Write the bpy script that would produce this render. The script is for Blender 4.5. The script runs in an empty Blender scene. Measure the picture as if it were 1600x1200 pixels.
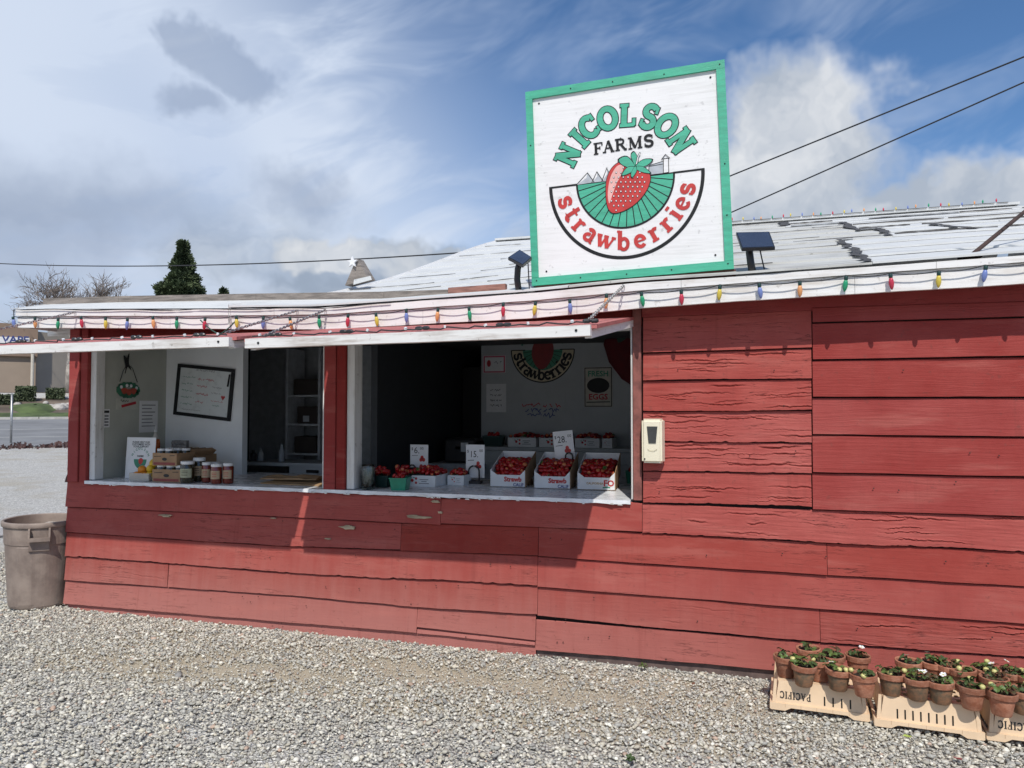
import bpy, bmesh, math, random
import numpy as np
from mathutils import Vector, Matrix, noise as mnoise

random.seed(7); rng = np.random.default_rng(7)
SC = bpy.context.scene
COL = SC.collection
PI = math.pi

# ------------------------------------------------------------------ camera, sky, sun, exposure
F = 1160.0; YAW = math.radians(17.0); PITCH = math.radians(1.83)
CAM = np.array([0.0, -4.7, 1.6])
FWD = np.array([-math.sin(YAW)*math.cos(PITCH), math.cos(YAW)*math.cos(PITCH), math.sin(PITCH)])
RGT = np.array([math.cos(YAW), math.sin(YAW), 0.0]); UPV = np.cross(RGT, FWD)
cam_d = bpy.data.cameras.new('camera'); cam = bpy.data.objects.new('camera', cam_d); COL.objects.link(cam)
cam.location = CAM; cam_d.sensor_width = 36.0; cam_d.lens = 36.0*F/1600.0
cam.rotation_euler = (PI/2 + PITCH, 0, YAW); cam_d.clip_start = 0.05; cam_d.clip_end = 20000
SC.camera = cam

SUN_DIR = Vector((0.31, -1.09, 1.355)).normalized()          # towards the sun
sun_d = bpy.data.lights.new('sun', 'SUN'); sun_d.energy = 3.6; sun_d.angle = math.radians(0.53); sun_d.color = (1.0, 0.95, 0.88)
sun = bpy.data.objects.new('sun', sun_d); COL.objects.link(sun); sun.location = (3, -9, 12)
sun.rotation_euler = (-SUN_DIR).to_track_quat('-Z', 'Y').to_euler()
SC.view_settings.view_transform = 'Standard'; SC.view_settings.look = 'None'
SC.view_settings.exposure = 0.0; SC.view_settings.gamma = 1.0; SC.view_settings.use_curve_mapping = False
SC.cycles.max_bounces = 5; SC.cycles.diffuse_bounces = 3; SC.cycles.glossy_bounces = 3; SC.cycles.transmission_bounces = 5
SC.cycles.transparent_max_bounces = 8; SC.cycles.use_denoising = True

class NT:
    """small helper round a node tree"""
    def __init__(s, t): s.t = t
    def n(s, typ, **kw):
        nd = s.t.nodes.new(typ)
        for k, v in kw.items(): setattr(nd, k, v)
        return nd
    def put(s, sock, v):
        if v is None: return
        if hasattr(v, 'is_output'): s.t.links.new(v, sock)
        else:
            if isinstance(v, (tuple, list)) and sock.type == 'RGBA' and len(v) == 3: v = (*v, 1)
            sock.default_value = v
    def m(s, op, a, b=None, c=None, clamp=False):
        nd = s.n('ShaderNodeMath', operation=op, use_clamp=clamp)
        for i, v in enumerate((a, b, c)): s.put(nd.inputs[i], v)
        return nd.outputs[0]
    def v(s, op, a, b=None):
        nd = s.n('ShaderNodeVectorMath', operation=op); s.put(nd.inputs[0], a); s.put(nd.inputs[1], b)
        return nd.outputs[0]
    def sep(s, v): nd = s.n('ShaderNodeSeparateXYZ'); s.put(nd.inputs[0], v); return nd.outputs
    def comb(s, x, y, z):
        nd = s.n('ShaderNodeCombineXYZ')
        for i, q in enumerate((x, y, z)): s.put(nd.inputs[i], q)
        return nd.outputs[0]
    def step(s, v, a, b, lo=0.0, hi=1.0):
        nd = s.n('ShaderNodeMapRange', interpolation_type='SMOOTHSTEP')
        for i, q in enumerate((v, a, b, lo, hi)): s.put(nd.inputs[i], q)
        return nd.outputs[0]
    def lin(s, v, a, b, lo=0.0, hi=1.0):
        nd = s.n('ShaderNodeMapRange')
        for i, q in enumerate((v, a, b, lo, hi)): s.put(nd.inputs[i], q)
        return nd.outputs[0]
    def noise(s, vec, scale, detail=4.0, rough=0.55, dist=0.0, col=False):
        nd = s.n('ShaderNodeTexNoise'); s.put(nd.inputs['Vector'], vec)
        nd.inputs['Scale'].default_value = scale; nd.inputs['Detail'].default_value = detail
        nd.inputs['Roughness'].default_value = rough; nd.inputs['Distortion'].default_value = dist
        return nd.outputs['Color' if col else 'Fac']
    def mix(s, f, a, b):
        nd = s.n('ShaderNodeMix', data_type='RGBA'); s.put(nd.inputs[0], f); s.put(nd.inputs[6], a); s.put(nd.inputs[7], b)
        return nd.outputs[2]

def pdir(px, py):
    r = FWD + RGT*(px-800)/F + UPV*(600-py)/F
    return r/np.linalg.norm(r)
def azel(px, py):
    d = pdir(px, py); return math.atan2(d[0], d[1]), math.asin(d[2])

def build_world():
    w = bpy.data.worlds.new('World'); SC.world = w; w.use_nodes = True
    t = w.node_tree; t.nodes.clear(); N = NT(t)
    sky = N.n('ShaderNodeTexSky', sky_type='NISHITA', sun_disc=False)
    sky.sun_elevation = math.asin(SUN_DIR.z); sky.sun_rotation = math.atan2(SUN_DIR.x, SUN_DIR.y)
    sky.altitude = 300; sky.air_density = 1.0; sky.dust_density = 0.0; sky.ozone_density = 6.0
    bg_sky = N.n('ShaderNodeBackground'); hsv = N.n('ShaderNodeHueSaturation'); hsv.inputs['Saturation'].default_value = 1.08; t.links.new(sky.outputs[0], hsv.inputs['Color']); t.links.new(hsv.outputs[0], bg_sky.inputs[0]); bg_sky.inputs[1].default_value = 0.12
    co = N.n('ShaderNodeTexCoord').outputs['Generated']
    x, y, z = N.sep(co)
    az = N.m('ARCTAN2', x, y); el = N.m('ARCSINE', z)
    ae = N.comb(az, el, 0.0)
    # ragged coordinates for the cumulus edges
    wob = N.noise(ae, 9.0, 4, 0.62, col=True); wob2 = N.noise(ae, 3.2, 1.5, 0.5, col=True)
    d1 = N.v('MULTIPLY', N.v('SUBTRACT', wob, (0.5, 0.5, 0.5)), (0.16, 0.12, 0))
    d2 = N.v('MULTIPLY', N.v('SUBTRACT', wob2, (0.5, 0.5, 0.5)), (0.16, 0.09, 0))
    q = N.v('ADD', N.v('ADD', ae, d1), d2)
    qx, qy, _ = N.sep(q)
    def blob(px, py, rx, ry, soft=0.5):
        a, e = azel(px, py)
        u = N.m('DIVIDE', N.m('SUBTRACT', qx, a), rx/F); v = N.m('DIVIDE', N.m('SUBTRACT', qy, e), ry/F)
        r = N.m('SQRT', N.m('ADD', N.m('MULTIPLY', u, u), N.m('MULTIPLY', v, v)))
        return N.step(r, 1.0-soft*0.5, 1.0+soft*0.5, 1.0, 0.0)
    def mx(*a):
        o = a[0]
        for b in a[1:]: o = N.m('MAXIMUM', o, b)
        return o
    # thin veil of high cloud, thick over the west half of the sky, streaked elsewhere
    streak = N.noise(N.v('MULTIPLY', N.comb(N.m('ADD', az, N.m('MULTIPLY', el, 0.9)), N.m('SUBTRACT', el, N.m('MULTIPLY', az, 0.35)), 0.0), (1.6, 5.0, 1)), 2.2, 4, 0.6, 0.6)
    broad = N.noise(ae, 1.7, 3, 0.55, 0.3)
    diag = lambda px, py: azel(px, py)[0]+0.9*azel(px, py)[1]
    west = N.step(N.m('ADD', N.m('ADD', az, N.m('MULTIPLY', el, 0.9)), N.m('MULTIPLY', N.m('SUBTRACT', broad, 0.5), 0.35)), diag(900, 60), diag(330, 190), 0.0, 1.0)
    veil = N.m('ADD', N.m('MULTIPLY', west, 0.84), N.m('MULTIPLY', N.step(streak, 0.40, 0.78), 0.42))
    veil = N.m('MULTIPLY', veil, N.step(broad, 0.25, 0.62, 0.72, 1.12), clamp=True)
    top = N.step(el, 0.45, 0.75, 1.0, 0.8)
    veil = N.m('MULTIPLY', veil, top)
    veilcol = N.mix(N.step(broad, 0.35, 0.65), (0.45, 0.56, 0.77), (0.66, 0.745, 0.89))
    # cloud banks towards the horizon
    bank_n = N.noise(N.v('MULTIPLY', q, (1.0, 1.9, 1)), 3.0, 3, 0.58)
    bank = N.m('MULTIPLY', N.step(bank_n, 0.38, 0.54), N.step(el, 0.30, 0.16))
    low = N.step(el, 0.17, 0.03, 0.0, 0.85)
    bank = mx(bank, N.m('MULTIPLY', low, 0.9))
    bshade = N.noise(N.v('ADD', N.v('MULTIPLY', q, (1.0, 1.7, 1)), (0.0, 0.07, 0.3)), 5.0, 4, 0.6)
    bankcol = N.mix(N.step(bshade, 0.36, 0.66), (0.33, 0.40, 0.51), (0.62, 0.68, 0.77))
    # heaped white cumulus: east of the board, low in the middle
    cum = mx(blob(1265, 205, 128, 98, 0.6), blob(1215, 285, 165, 95, 0.7), blob(1170, 330, 120, 60, 0.7), blob(1450, 312, 140, 44, 0.9), blob(1560, 310, 110, 36, 0.9),
             blob(550, 392, 95, 30, 0.4), blob(690, 402, 130, 34, 0.5), blob(1950, 250, 190, 90, 0.5), blob(-480, 300, 220, 80, 0.5))
    cs = N.noise(N.v('ADD', q, (0.03, 0.05, 1.7)), 7.0, 4, 0.6)
    hi_ = N.noise(N.v('ADD', q, (-0.02, -0.035, 1.7)), 7.0, 4, 0.6)
    lit = N.m('ADD', N.m('MULTIPLY', N.m('SUBTRACT', cs, hi_), 2.6), N.m('ADD', 0.42, N.m('MULTIPLY', N.m('SUBTRACT', el, 0.27), 1.6)))
    cumcol = N.mix(N.m('ADD', lit, 0.0, clamp=True), (0.43, 0.49, 0.58), (0.78, 0.80, 0.83))
    # small grey scud in front of the veil
    scud = mx(blob(356, 120, 68, 34, 0.6), blob(308, 92, 40, 32, 0.6), blob(278, 172, 44, 18, 1.3), blob(465, 285, 66, 32, 1.5), blob(60, 335, 170, 66, 1.4))
    scudcol = N.mix(bshade, (0.31, 0.38, 0.53), (0.41, 0.49, 0.63))
    c = N.mix(bank, veilcol, bankcol)
    c = N.mix(cum, c, cumcol)
    sf = N.m('MULTIPLY', scud, 0.74)
    c = N.mix(sf, c, scudcol)
    a1 = N.m('SUBTRACT', 1.0, N.m('MULTIPLY', N.m('SUBTRACT', 1.0, veil), N.m('SUBTRACT', 1.0, bank)))
    alpha = mx(a1, N.m('MULTIPLY', cum, 0.97), sf)
    alpha = N.m('MULTIPLY', alpha, N.step(el, -0.05, 0.0), clamp=True)
    bg_c = N.n('ShaderNodeBackground'); t.links.new(c, bg_c.inputs[0]); bg_c.inputs[1].default_value = 1.0
    ms = N.n('ShaderNodeMixShader'); t.links.new(alpha, ms.inputs[0]); t.links.new(bg_sky.outputs[0], ms.inputs[1]); t.links.new(bg_c.outputs[0], ms.inputs[2])
    w.cycles.sampling_method = 'MANUAL'; w.cycles.sample_map_resolution = 512
    out = N.n('ShaderNodeOutputWorld'); t.links.new(ms.outputs[0], out.inputs[0])
build_world()

# ------------------------------------------------------------------ measuring helpers: a direction met with a real plane of the place
def ray(px, py): return FWD + RGT*(px-800)/F + UPV*(600-py)/F
def onY(px, py, Y=0.0): r = ray(px, py); return CAM + r*(Y-CAM[1])/r[1]
def onZ(px, py, Z=0.0): r = ray(px, py); return CAM + r*(Z-CAM[2])/r[2]
def onX(px, py, X=0.0): r = ray(px, py); return CAM + r*(X-CAM[0])/r[0]

# ------------------------------------------------------------------ materials
MATS = {}
def mat(name, col, rough=0.6, var=0.12, scale=14.0, bump=0.0, bscale=60.0, col2=None, metal=0.0, spec=0.5, coat=0.0, rnd=0.0, stretch=(1,1,1), trans=0.0, alpha=1.0):
    if name in MATS: return MATS[name]
    m = bpy.data.materials.new(name); m.use_nodes = True; t = m.node_tree; N = NT(t)
    b = t.nodes['Principled BSDF']
    co = N.v('MULTIPLY', N.n('ShaderNodeTexCoord').outputs['Object'], stretch)
    f = N.noise(co, scale, 5, 0.6)
    a = tuple(min(1, c*(1-var)) for c in col); d = col2 or tuple(min(1, c*(1+var)) for c in col)
    c = N.mix(N.step(f, 0.3, 0.7), a, d)
    if rnd:
        r = N.n('ShaderNodeObjectInfo').outputs['Random']
        hs = N.n('ShaderNodeHueSaturation'); t.links.new(c, hs.inputs['Color']); N.put(hs.inputs['Value'], N.lin(r, 0, 1, 1-rnd, 1+rnd)); c = hs.outputs[0]
    t.links.new(c, b.inputs['Base Color'])
    N.put(b.inputs['Roughness'], N.lin(f, 0.2, 0.8, max(0.02, rough-0.08), min(1, rough+0.08)))
    b.inputs['Metallic'].default_value = metal; b.inputs['Specular IOR Level'].default_value = spec; b.inputs['Coat Weight'].default_value = coat
    if trans: b.inputs['Transmission Weight'].default_value = trans
    if alpha < 1: b.inputs['Alpha'].default_value = alpha
    if bump:
        bn = N.n('ShaderNodeBump'); bn.inputs['Strength'].default_value = bump; bn.inputs['Distance'].default_value = 0.01
        t.links.new(N.noise(co, bscale, 4, 0.6), bn.inputs['Height']); t.links.new(bn.outputs[0], b.inputs['Normal'])
    MATS[name] = m; return m

def red_paint(name, crackle, dusty=True, base=(0.36, 0.058, 0.046), ridge=0.0):
    m = bpy.data.materials.new(name); m.use_nodes = True; t = m.node_tree; N = NT(t); b = t.nodes['Principled BSDF']
    co = N.n('ShaderNodeTexCoord').outputs['Object']; x, y, z = N.sep(co)
    rnd = N.n('ShaderNodeObjectInfo').outputs['Random']
    shift = N.comb(N.m('MULTIPLY', rnd, 37.0), N.m('MULTIPLY', rnd, 11.0), N.m('MULTIPLY', rnd, 23.0))
    p = N.v('ADD', co, shift)
    warp = N.v('MULTIPLY', N.v('SUBTRACT', N.noise(N.v('MULTIPLY', p, (1.6, 1, 6)), 1.5, 2, 0.5, col=True), (0.5, 0.5, 0.5)), (0.0, 0.0, 0.05))
    g = N.v('MULTIPLY', N.v('ADD', p, warp), (2.6, 1.0, 85.0))
    grain = N.noise(g, 1.0, 4, 0.65)
    fine = N.noise(N.v('MULTIPLY', p, (9.0, 9.0, 60.0)), 3.0, 3, 0.6)
    patch = N.noise(p, 2.6, 5, 0.6); spot = N.noise(p, 30.0, 3, 0.6)
    # hair cracks that run with the grain
    cr = N.noise(N.v('MULTIPLY', N.v('ADD', p, warp), (1.3, 1.0, 26.0)), 1.0, 5, 0.6)
    crack = N.step(N.m('ABSOLUTE', N.m('SUBTRACT', cr, 0.5)), 0.0, 0.012, 1.0, 0.0)
    crack = N.m('MULTIPLY', N.m('MULTIPLY', crack, N.step(patch, 0.46, 0.64)), crackle)
    c = N.mix(N.step(patch, 0.3, 0.72), tuple(v*0.9 for v in base), (base[0]*1.07, base[1]*1.35, base[2]*1.35))
    c = N.mix(N.m('MULTIPLY', N.step(fine, 0.5, 0.8), 0.25), c, (base[0]*0.8, base[1]*0.8, base[2]*0.9))
    hs = N.n('ShaderNodeHueSaturation'); t.links.new(c, hs.inputs['Color']); N.put(hs.inputs['Value'], N.lin(rnd, 0, 1, 0.85, 1.12)); N.put(hs.inputs['Saturation'], N.lin(rnd, 0, 1, 1.03, 0.93)); c = hs.outputs[0]
    if dusty:      # gravel dust thrown up against the foot of the wall, streaked
        st = N.noise(N.v('MULTIPLY', p, (14.0, 1.0, 1.6)), 1.0, 4, 0.6)
        low = N.step(N.m('ADD', z, N.m('MULTIPLY', N.m('SUBTRACT', st, 0.5), 0.35)), 0.72, 0.02)
        w = N.step(x, 1.2, -2.4, 0.42, 1.0)
        c = N.mix(N.m('MULTIPLY', N.m('MULTIPLY', low, w), 0.62), c, (0.46, 0.22, 0.19))
    fade = N.noise(N.v('MULTIPLY', p, (1.1, 1, 7)), 1.3, 4, 0.65); c = N.mix(N.m('MULTIPLY', N.step(fade, 0.52, 0.72), 0.32), c, (0.47, 0.165, 0.135))
    run = N.noise(N.v('MULTIPLY', p, (22.0, 1, 0.9)), 1.0, 4, 0.6); c = N.mix(N.m('MULTIPLY', N.step(run, 0.58, 0.75), 0.28), c, (0.21, 0.05, 0.042))
    c = N.mix(N.m('MULTIPLY', N.step(spot, 0.62, 0.72), 0.35), c, (0.16, 0.06, 0.05))
    c = N.mix(N.m('MULTIPLY', crack, 0.85), c, (0.035, 0.012, 0.012))
    t.links.new(c, b.inputs['Base Color']); N.put(b.inputs['Roughness'], N.lin(fine, 0.3, 0.7, 0.52, 0.72)); b.inputs['Specular IOR Level'].default_value = 0.10
    h = N.m('ADD', N.m('MULTIPLY', grain, 0.45+0.5*crackle+ridge), N.m('MULTIPLY', crack, -1.6))
    h = N.m('ADD', h, N.m('MULTIPLY', patch, 0.8))
    bn = N.n('ShaderNodeBump'); bn.inputs['Strength'].default_value = 0.42; bn.inputs['Distance'].default_value = 0.004
    t.links.new(h, bn.inputs['Height']); t.links.new(bn.outputs[0], b.inputs['Normal'])
    return m

def weathered_white(name, base, dirt, amount, stretch=(1.2, 1.2, 14)):
    m = bpy.data.materials.new(name); m.use_nodes = True; t = m.node_tree; N = NT(t); b = t.nodes['Principled BSDF']
    co = N.n('ShaderNodeTexCoord').outputs['Object']
    g = N.noise(N.v('MULTIPLY', co, stretch), 3.0, 6, 0.62); p = N.noise(co, 2.3, 5, 0.6); s = N.noise(co, 24.0, 4, 0.6)
    f = N.m('MULTIPLY', N.step(N.m('ADD', N.m('MULTIPLY', g, 0.6), N.m('MULTIPLY', p, 0.5)), 0.50, 0.74), amount)
    c = N.mix(f, base, dirt); c = N.mix(N.m('MULTIPLY', N.step(s, 0.63, 0.72), amount*0.7), c, tuple(v*0.45 for v in dirt))
    t.links.new(c, b.inputs['Base Color']); b.inputs['Roughness'].default_value = 0.72
    bn = N.n('ShaderNodeBump'); bn.inputs['Strength'].default_value = 0.35; bn.inputs['Distance'].default_value = 0.004
    t.links.new(g, bn.inputs['Height']); t.links.new(bn.outputs[0], b.inputs['Normal'])
    return m

RED = red_paint('red_paint', 0.65); REDROUGH = red_paint('red_paint_cracked', 1.0); REDNEW = red_paint('red_paint_newer_board', 0.10, True, (0.345, 0.055, 0.048), 2.4)
REDPOST = red_paint('red_paint_post', 0.5, False, (0.30, 0.04, 0.036))
FASC = weathered_white('white_fascia_paint', (0.80, 0.79, 0.77), (0.50, 0.44, 0.37), 0.55)
ROOFW = weathered_white('white_roof_coating', (0.62, 0.63, 0.62), (0.46, 0.47, 0.465), 0.6, (1.0, 3.0, 3.0))
ROOFD = weathered_white('dirty_roof_coating', (0.55, 0.55, 0.52), (0.33, 0.325, 0.305), 0.8, (0.8, 5.0, 5.0))
SIGNW = weathered_white('white_sign_paint', (0.80, 0.80, 0.79), (0.62, 0.62, 0.60), 0.5, (1.0, 1.0, 22))
TRIM = weathered_white('white_trim_flaking', (0.74, 0.73, 0.70), (0.36, 0.30, 0.25), 0.75)
GREYWOOD = mat('grey_weathered_wood', (0.23, 0.20, 0.175), 0.8, 0.35, 6, 0.5, 30, stretch=(1, 1, 9))
TEAL = mat('teal_sign_paint', (0.055, 0.40, 0.255), 0.55, 0.14, 5, 0.25, 50, stretch=(1, 1, 6))
SHEATH = mat('dark_tarpaper', (0.022, 0.011, 0.010), 0.9, 0.2)
TRIMV = weathered_white('white_casing_paint', (0.70, 0.70, 0.68), (0.42, 0.38, 0.33), 0.6, (14, 14, 1.2))
BLACK = mat('black_paint', (0.014, 0.015, 0.016), 0.55, 0.2, spec=0.25)
PLASTICBLK = mat('black_plastic', (0.018, 0.018, 0.02), 0.35, 0.2)
SIGNRED = mat('red_sign_paint', (0.50, 0.035, 0.03), 0.5, 0.12)
PINK = mat('pink_sign_paint', (0.78, 0.42, 0.38), 0.55, 0.1)
GREYP = mat('grey_sign_paint', (0.42, 0.45, 0.48), 0.55, 0.15)
TAR = mat('roof_tar', (0.075, 0.072, 0.07), 0.75, 0.4, 25, 0.8, 60)
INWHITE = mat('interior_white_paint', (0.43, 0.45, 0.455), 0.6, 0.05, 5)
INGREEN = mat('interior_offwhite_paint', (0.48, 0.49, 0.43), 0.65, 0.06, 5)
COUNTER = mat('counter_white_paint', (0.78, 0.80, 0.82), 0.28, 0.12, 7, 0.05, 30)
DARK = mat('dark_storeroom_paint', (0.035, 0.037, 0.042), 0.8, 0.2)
CARD = mat('brown_cardboard', (0.34, 0.21, 0.115), 0.8, 0.12, 12)
CARDW = mat('white_cardboard', (0.74, 0.75, 0.75), 0.6, 0.05, 12)
PAPER = mat('white_paper', (0.78, 0.78, 0.78), 0.7, 0.04, 8)
BAG = mat('kraft_paper', (0.36, 0.23, 0.12), 0.75, 0.12, 9)
GREENB = mat('green_punnet_plastic', (0.012, 0.22, 0.13), 0.35, 0.15)
STEEL = mat('dull_zinc', (0.42, 0.42, 0.41), 0.45, 0.2, metal=0.8)
CREAM = mat('cream_plastic', (0.84, 0.78, 0.60), 0.4, 0.04, 6)
TERRA = mat('terracotta', (0.37, 0.125, 0.062), 0.85, 0.25, 22, 0.25, 90, col2=(0.42, 0.20, 0.125), rnd=0.25)
CRATE = mat('pale_peach_plastic', (0.80, 0.60, 0.40), 0.5, 0.05, 9)
SOIL = mat('potting_soil', (0.035, 0.024, 0.017), 0.95, 0.5, 60, 0.8, 120)
INK = mat('black_ink', (0.02, 0.02, 0.02), 0.6, 0.1)
INKR = mat('red_ink', (0.45, 0.02, 0.03), 0.6, 0.1); INKG = mat('green_ink', (0.05, 0.24, 0.15), 0.6, 0.1); INKB = mat('blue_ink', (0.04, 0.06, 0.22), 0.6, 0.1)
INKGR = mat('grey_ink', (0.22, 0.22, 0.23), 0.6, 0.1)
WIRE = mat('dark_cable', (0.025, 0.026, 0.028), 0.6, 0.2)

# ------------------------------------------------------------------ mesh helpers
def mesh(name, v, f, m=None, smooth=False):
    me = bpy.data.meshes.new(name); me.from_pydata([tuple(map(float, q)) for q in v], [], [tuple(map(int, q)) for q in f]); me.update()
    if m:
        for mm in (m if isinstance(m, (list, tuple)) else [m]): me.materials.append(mm)
    if smooth: me.polygons.foreach_set('use_smooth', [True]*len(me.polygons))
    return me
def link(name, me, parent=None, loc=None, rot=None, scale=None):
    o = bpy.data.objects.new(name, me); COL.objects.link(o)
    if loc is not None: o.location = tuple(map(float, loc))
    if rot is not None: o.rotation_euler = rot
    if scale is not None: o.scale = scale if hasattr(scale, '__len__') else (scale,)*3
    if parent is not None: o.parent = parent
    return o
def wpart(name, me, parent):
    """part whose mesh is in world coordinates"""
    o = link(name, me, parent)
    L = Matrix.LocRotScale(parent.location, parent.rotation_euler, parent.scale); p = parent
    if p.parent is not None:
        L = p.parent.matrix_parent_inverse @ L if False else world_of(p)
    else: L = world_of(p)
    o.matrix_parent_inverse = L.inverted(); return o
def world_of(o):
    L = Matrix.LocRotScale(o.location, o.rotation_euler, o.scale)
    if o.parent is not None: return world_of(o.parent) @ o.matrix_parent_inverse @ L
    return L
def tag(o, label=None, cat=None, group=None, kind=None):
    if label: o['label'] = label
    if cat: o['category'] = cat
    if group: o['group'] = group
    if kind: o['kind'] = kind
    return o
def thing(name, loc, label, cat, group=None, rot=None):
    o = bpy.data.objects.new(name, None); COL.objects.link(o); o.location = tuple(map(float, loc)); o.empty_display_size = 0.05
    if rot is not None: o.rotation_euler = rot
    return tag(o, label, cat, group)

class MB:
    def __init__(s): s.v = []; s.f = []
    def add(s, v, f):
        b = len(s.v); s.v += [tuple(q) for q in v]; s.f += [tuple(i+b for i in q) for q in f]; return s
    def box(s, a, b):
        (x0, y0, z0), (x1, y1, z1) = a, b
        return s.add([(x0,y0,z0),(x1,y0,z0),(x1,y1,z0),(x0,y1,z0),(x0,y0,z1),(x1,y0,z1),(x1,y1,z1),(x0,y1,z1)],
                     [(0,3,2,1),(4,5,6,7),(0,1,5,4),(1,2,6,5),(2,3,7,6),(3,0,4,7)])
    def hexa(s, p):   # 8 corners, same order as box
        return s.add(p, [(0,3,2,1),(4,5,6,7),(0,1,5,4),(1,2,6,5),(2,3,7,6),(3,0,4,7)])
    def bar(s, a, b, w, h, upv=(0,0,1)):
        a = Vector(a); b = Vector(b); d = (b-a).normalized(); r = d.cross(Vector(upv)).normalized()*w/2; u = r.cross(d).normalized()*h/2
        return s.hexa([a-r-u, a+r-u, b+r-u, b-r-u, a-r+u, a+r+u, b+r+u, b-r+u])
    def tube(s, pts, rad, seg=6, cap=True):
        pts = [Vector(p) for p in pts]; n = len(pts); rad = rad if hasattr(rad, '__len__') else [rad]*n
        V = []; ref = None
        for i, p in enumerate(pts):
            d = (pts[min(i+1, n-1)]-pts[max(i-1, 0)]).normalized()
            if ref is None: ref = Vector((0,0,1)) if abs(d.z) < 0.9 else Vector((1,0,0))
            a = d.cross(ref).normalized(); c = d.cross(a).normalized(); ref = -c if False else ref
            for k in range(seg):
                t = 2*PI*k/seg; V.append(p + (a*math.cos(t)+c*math.sin(t))*rad[i])
        Fc = [(i*seg+k, i*seg+(k+1) % seg, (i+1)*seg+(k+1) % seg, (i+1)*seg+k) for i in range(n-1) for k in range(seg)]
        if cap: Fc += [tuple(range(seg))[::-1], tuple((n-1)*seg+k for k in range(seg))]
        return s.add(V, Fc)
    def lathe(s, prof, seg=16, c=(0,0,0), caps=True, sq=1.0):
        V = []
        for r, z in prof:
            for k in range(seg):
                t = 2*PI*k/seg; V.append((c[0]+r*math.cos(t), c[1]+r*math.sin(t)*sq, c[2]+z))
        n = len(prof)
        Fc = [(i*seg+k, i*seg+(k+1) % seg, (i+1)*seg+(k+1) % seg, (i+1)*seg+k) for i in range(n-1) for k in range(seg)]
        if caps: Fc += [tuple(range(seg))[::-1], tuple((n-1)*seg+k for k in range(seg))]
        return s.add(V, Fc)
    def poly(s, pts): return s.add(pts, [tuple(range(len(pts)))])
    def me(s, name, m, smooth=False): return mesh(name, s.v, s.f, m, smooth)

def bevel(me, w=0.004, seg=1):
    bm = bmesh.new(); bm.from_mesh(me); bmesh.ops.bevel(bm, geom=bm.edges[:], offset=w, segments=seg, affect='EDGES', clamp_overlap=True); bm.to_mesh(me); bm.free(); return me

class Plane:
    """flat surface with origin, right and up vectors (metres); print on it with a lift along the normal"""
    def __init__(s, o, u, v): s.o = Vector(o); s.u = Vector(u).normalized(); s.v = Vector(v).normalized(); s.n = s.u.cross(s.v).normalized()
    def p(s, a, b, l=0.0): return s.o + s.u*a + s.v*b + s.n*l
def slab(P, pts, l0, l1):
    """extruded polygon on plane P from lift l0 to l1"""
    n = len(pts); V = [P.p(a, b, l0) for a, b in pts] + [P.p(a, b, l1) for a, b in pts]
    return V, [tuple(range(n, 2*n))] + [(i, (i+1) % n, n+(i+1) % n, n+i) for i in range(n)]
def mslab(name, P, pts, l0, l1, m):
    V, Fc = slab(P, pts, l0, l1); return mesh(name, V, Fc, m)
def rect(a0, b0, a1, b1): return [(a0,b0),(a1,b0),(a1,b1),(a0,b1)]
def strip(pts, w):
    """flat ribbon polygons (2-D) along a polyline with mitred corners"""
    pts = [np.array(p, float) for p in pts]; n = len(pts); L = []; R = []
    closed = n > 2 and np.linalg.norm(pts[0]-pts[-1]) < 1e-6
    for i in range(n):
        a = pts[i]-pts[i-1] if i > 0 else (pts[-1]-pts[-2] if closed else pts[1]-pts[0])
        b = pts[i+1]-pts[i] if i < n-1 else (pts[1]-pts[0] if closed else pts[-1]-pts[-2])
        a = a/(np.linalg.norm(a)+1e-12); b = b/(np.linalg.norm(b)+1e-12); d = a+b; d = d/(np.linalg.norm(d)+1e-12)
        nrm = np.array([-d[1], d[0]]); k = 1/max(0.45, abs(d@a)); L.append(pts[i]+nrm*w/2*k); R.append(pts[i]-nrm*w/2*k)
    return L, R
def ribbon(mb, P, pts, w, l):
    L, R = strip(pts, w); n = len(L)
    mb.add([P.p(*q, l) for q in L]+[P.p(*q, l) for q in R], [(n+i, n+i+1, i+1, i) for i in range(n-1)])
def earc(cx, cy, rx, ry, a0, a1, n=14):
    return [(cx+rx*math.cos(math.radians(a0+(a1-a0)*i/n)), cy+ry*math.sin(math.radians(a0+(a1-a0)*i/n))) for i in range(n+1)]

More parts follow.
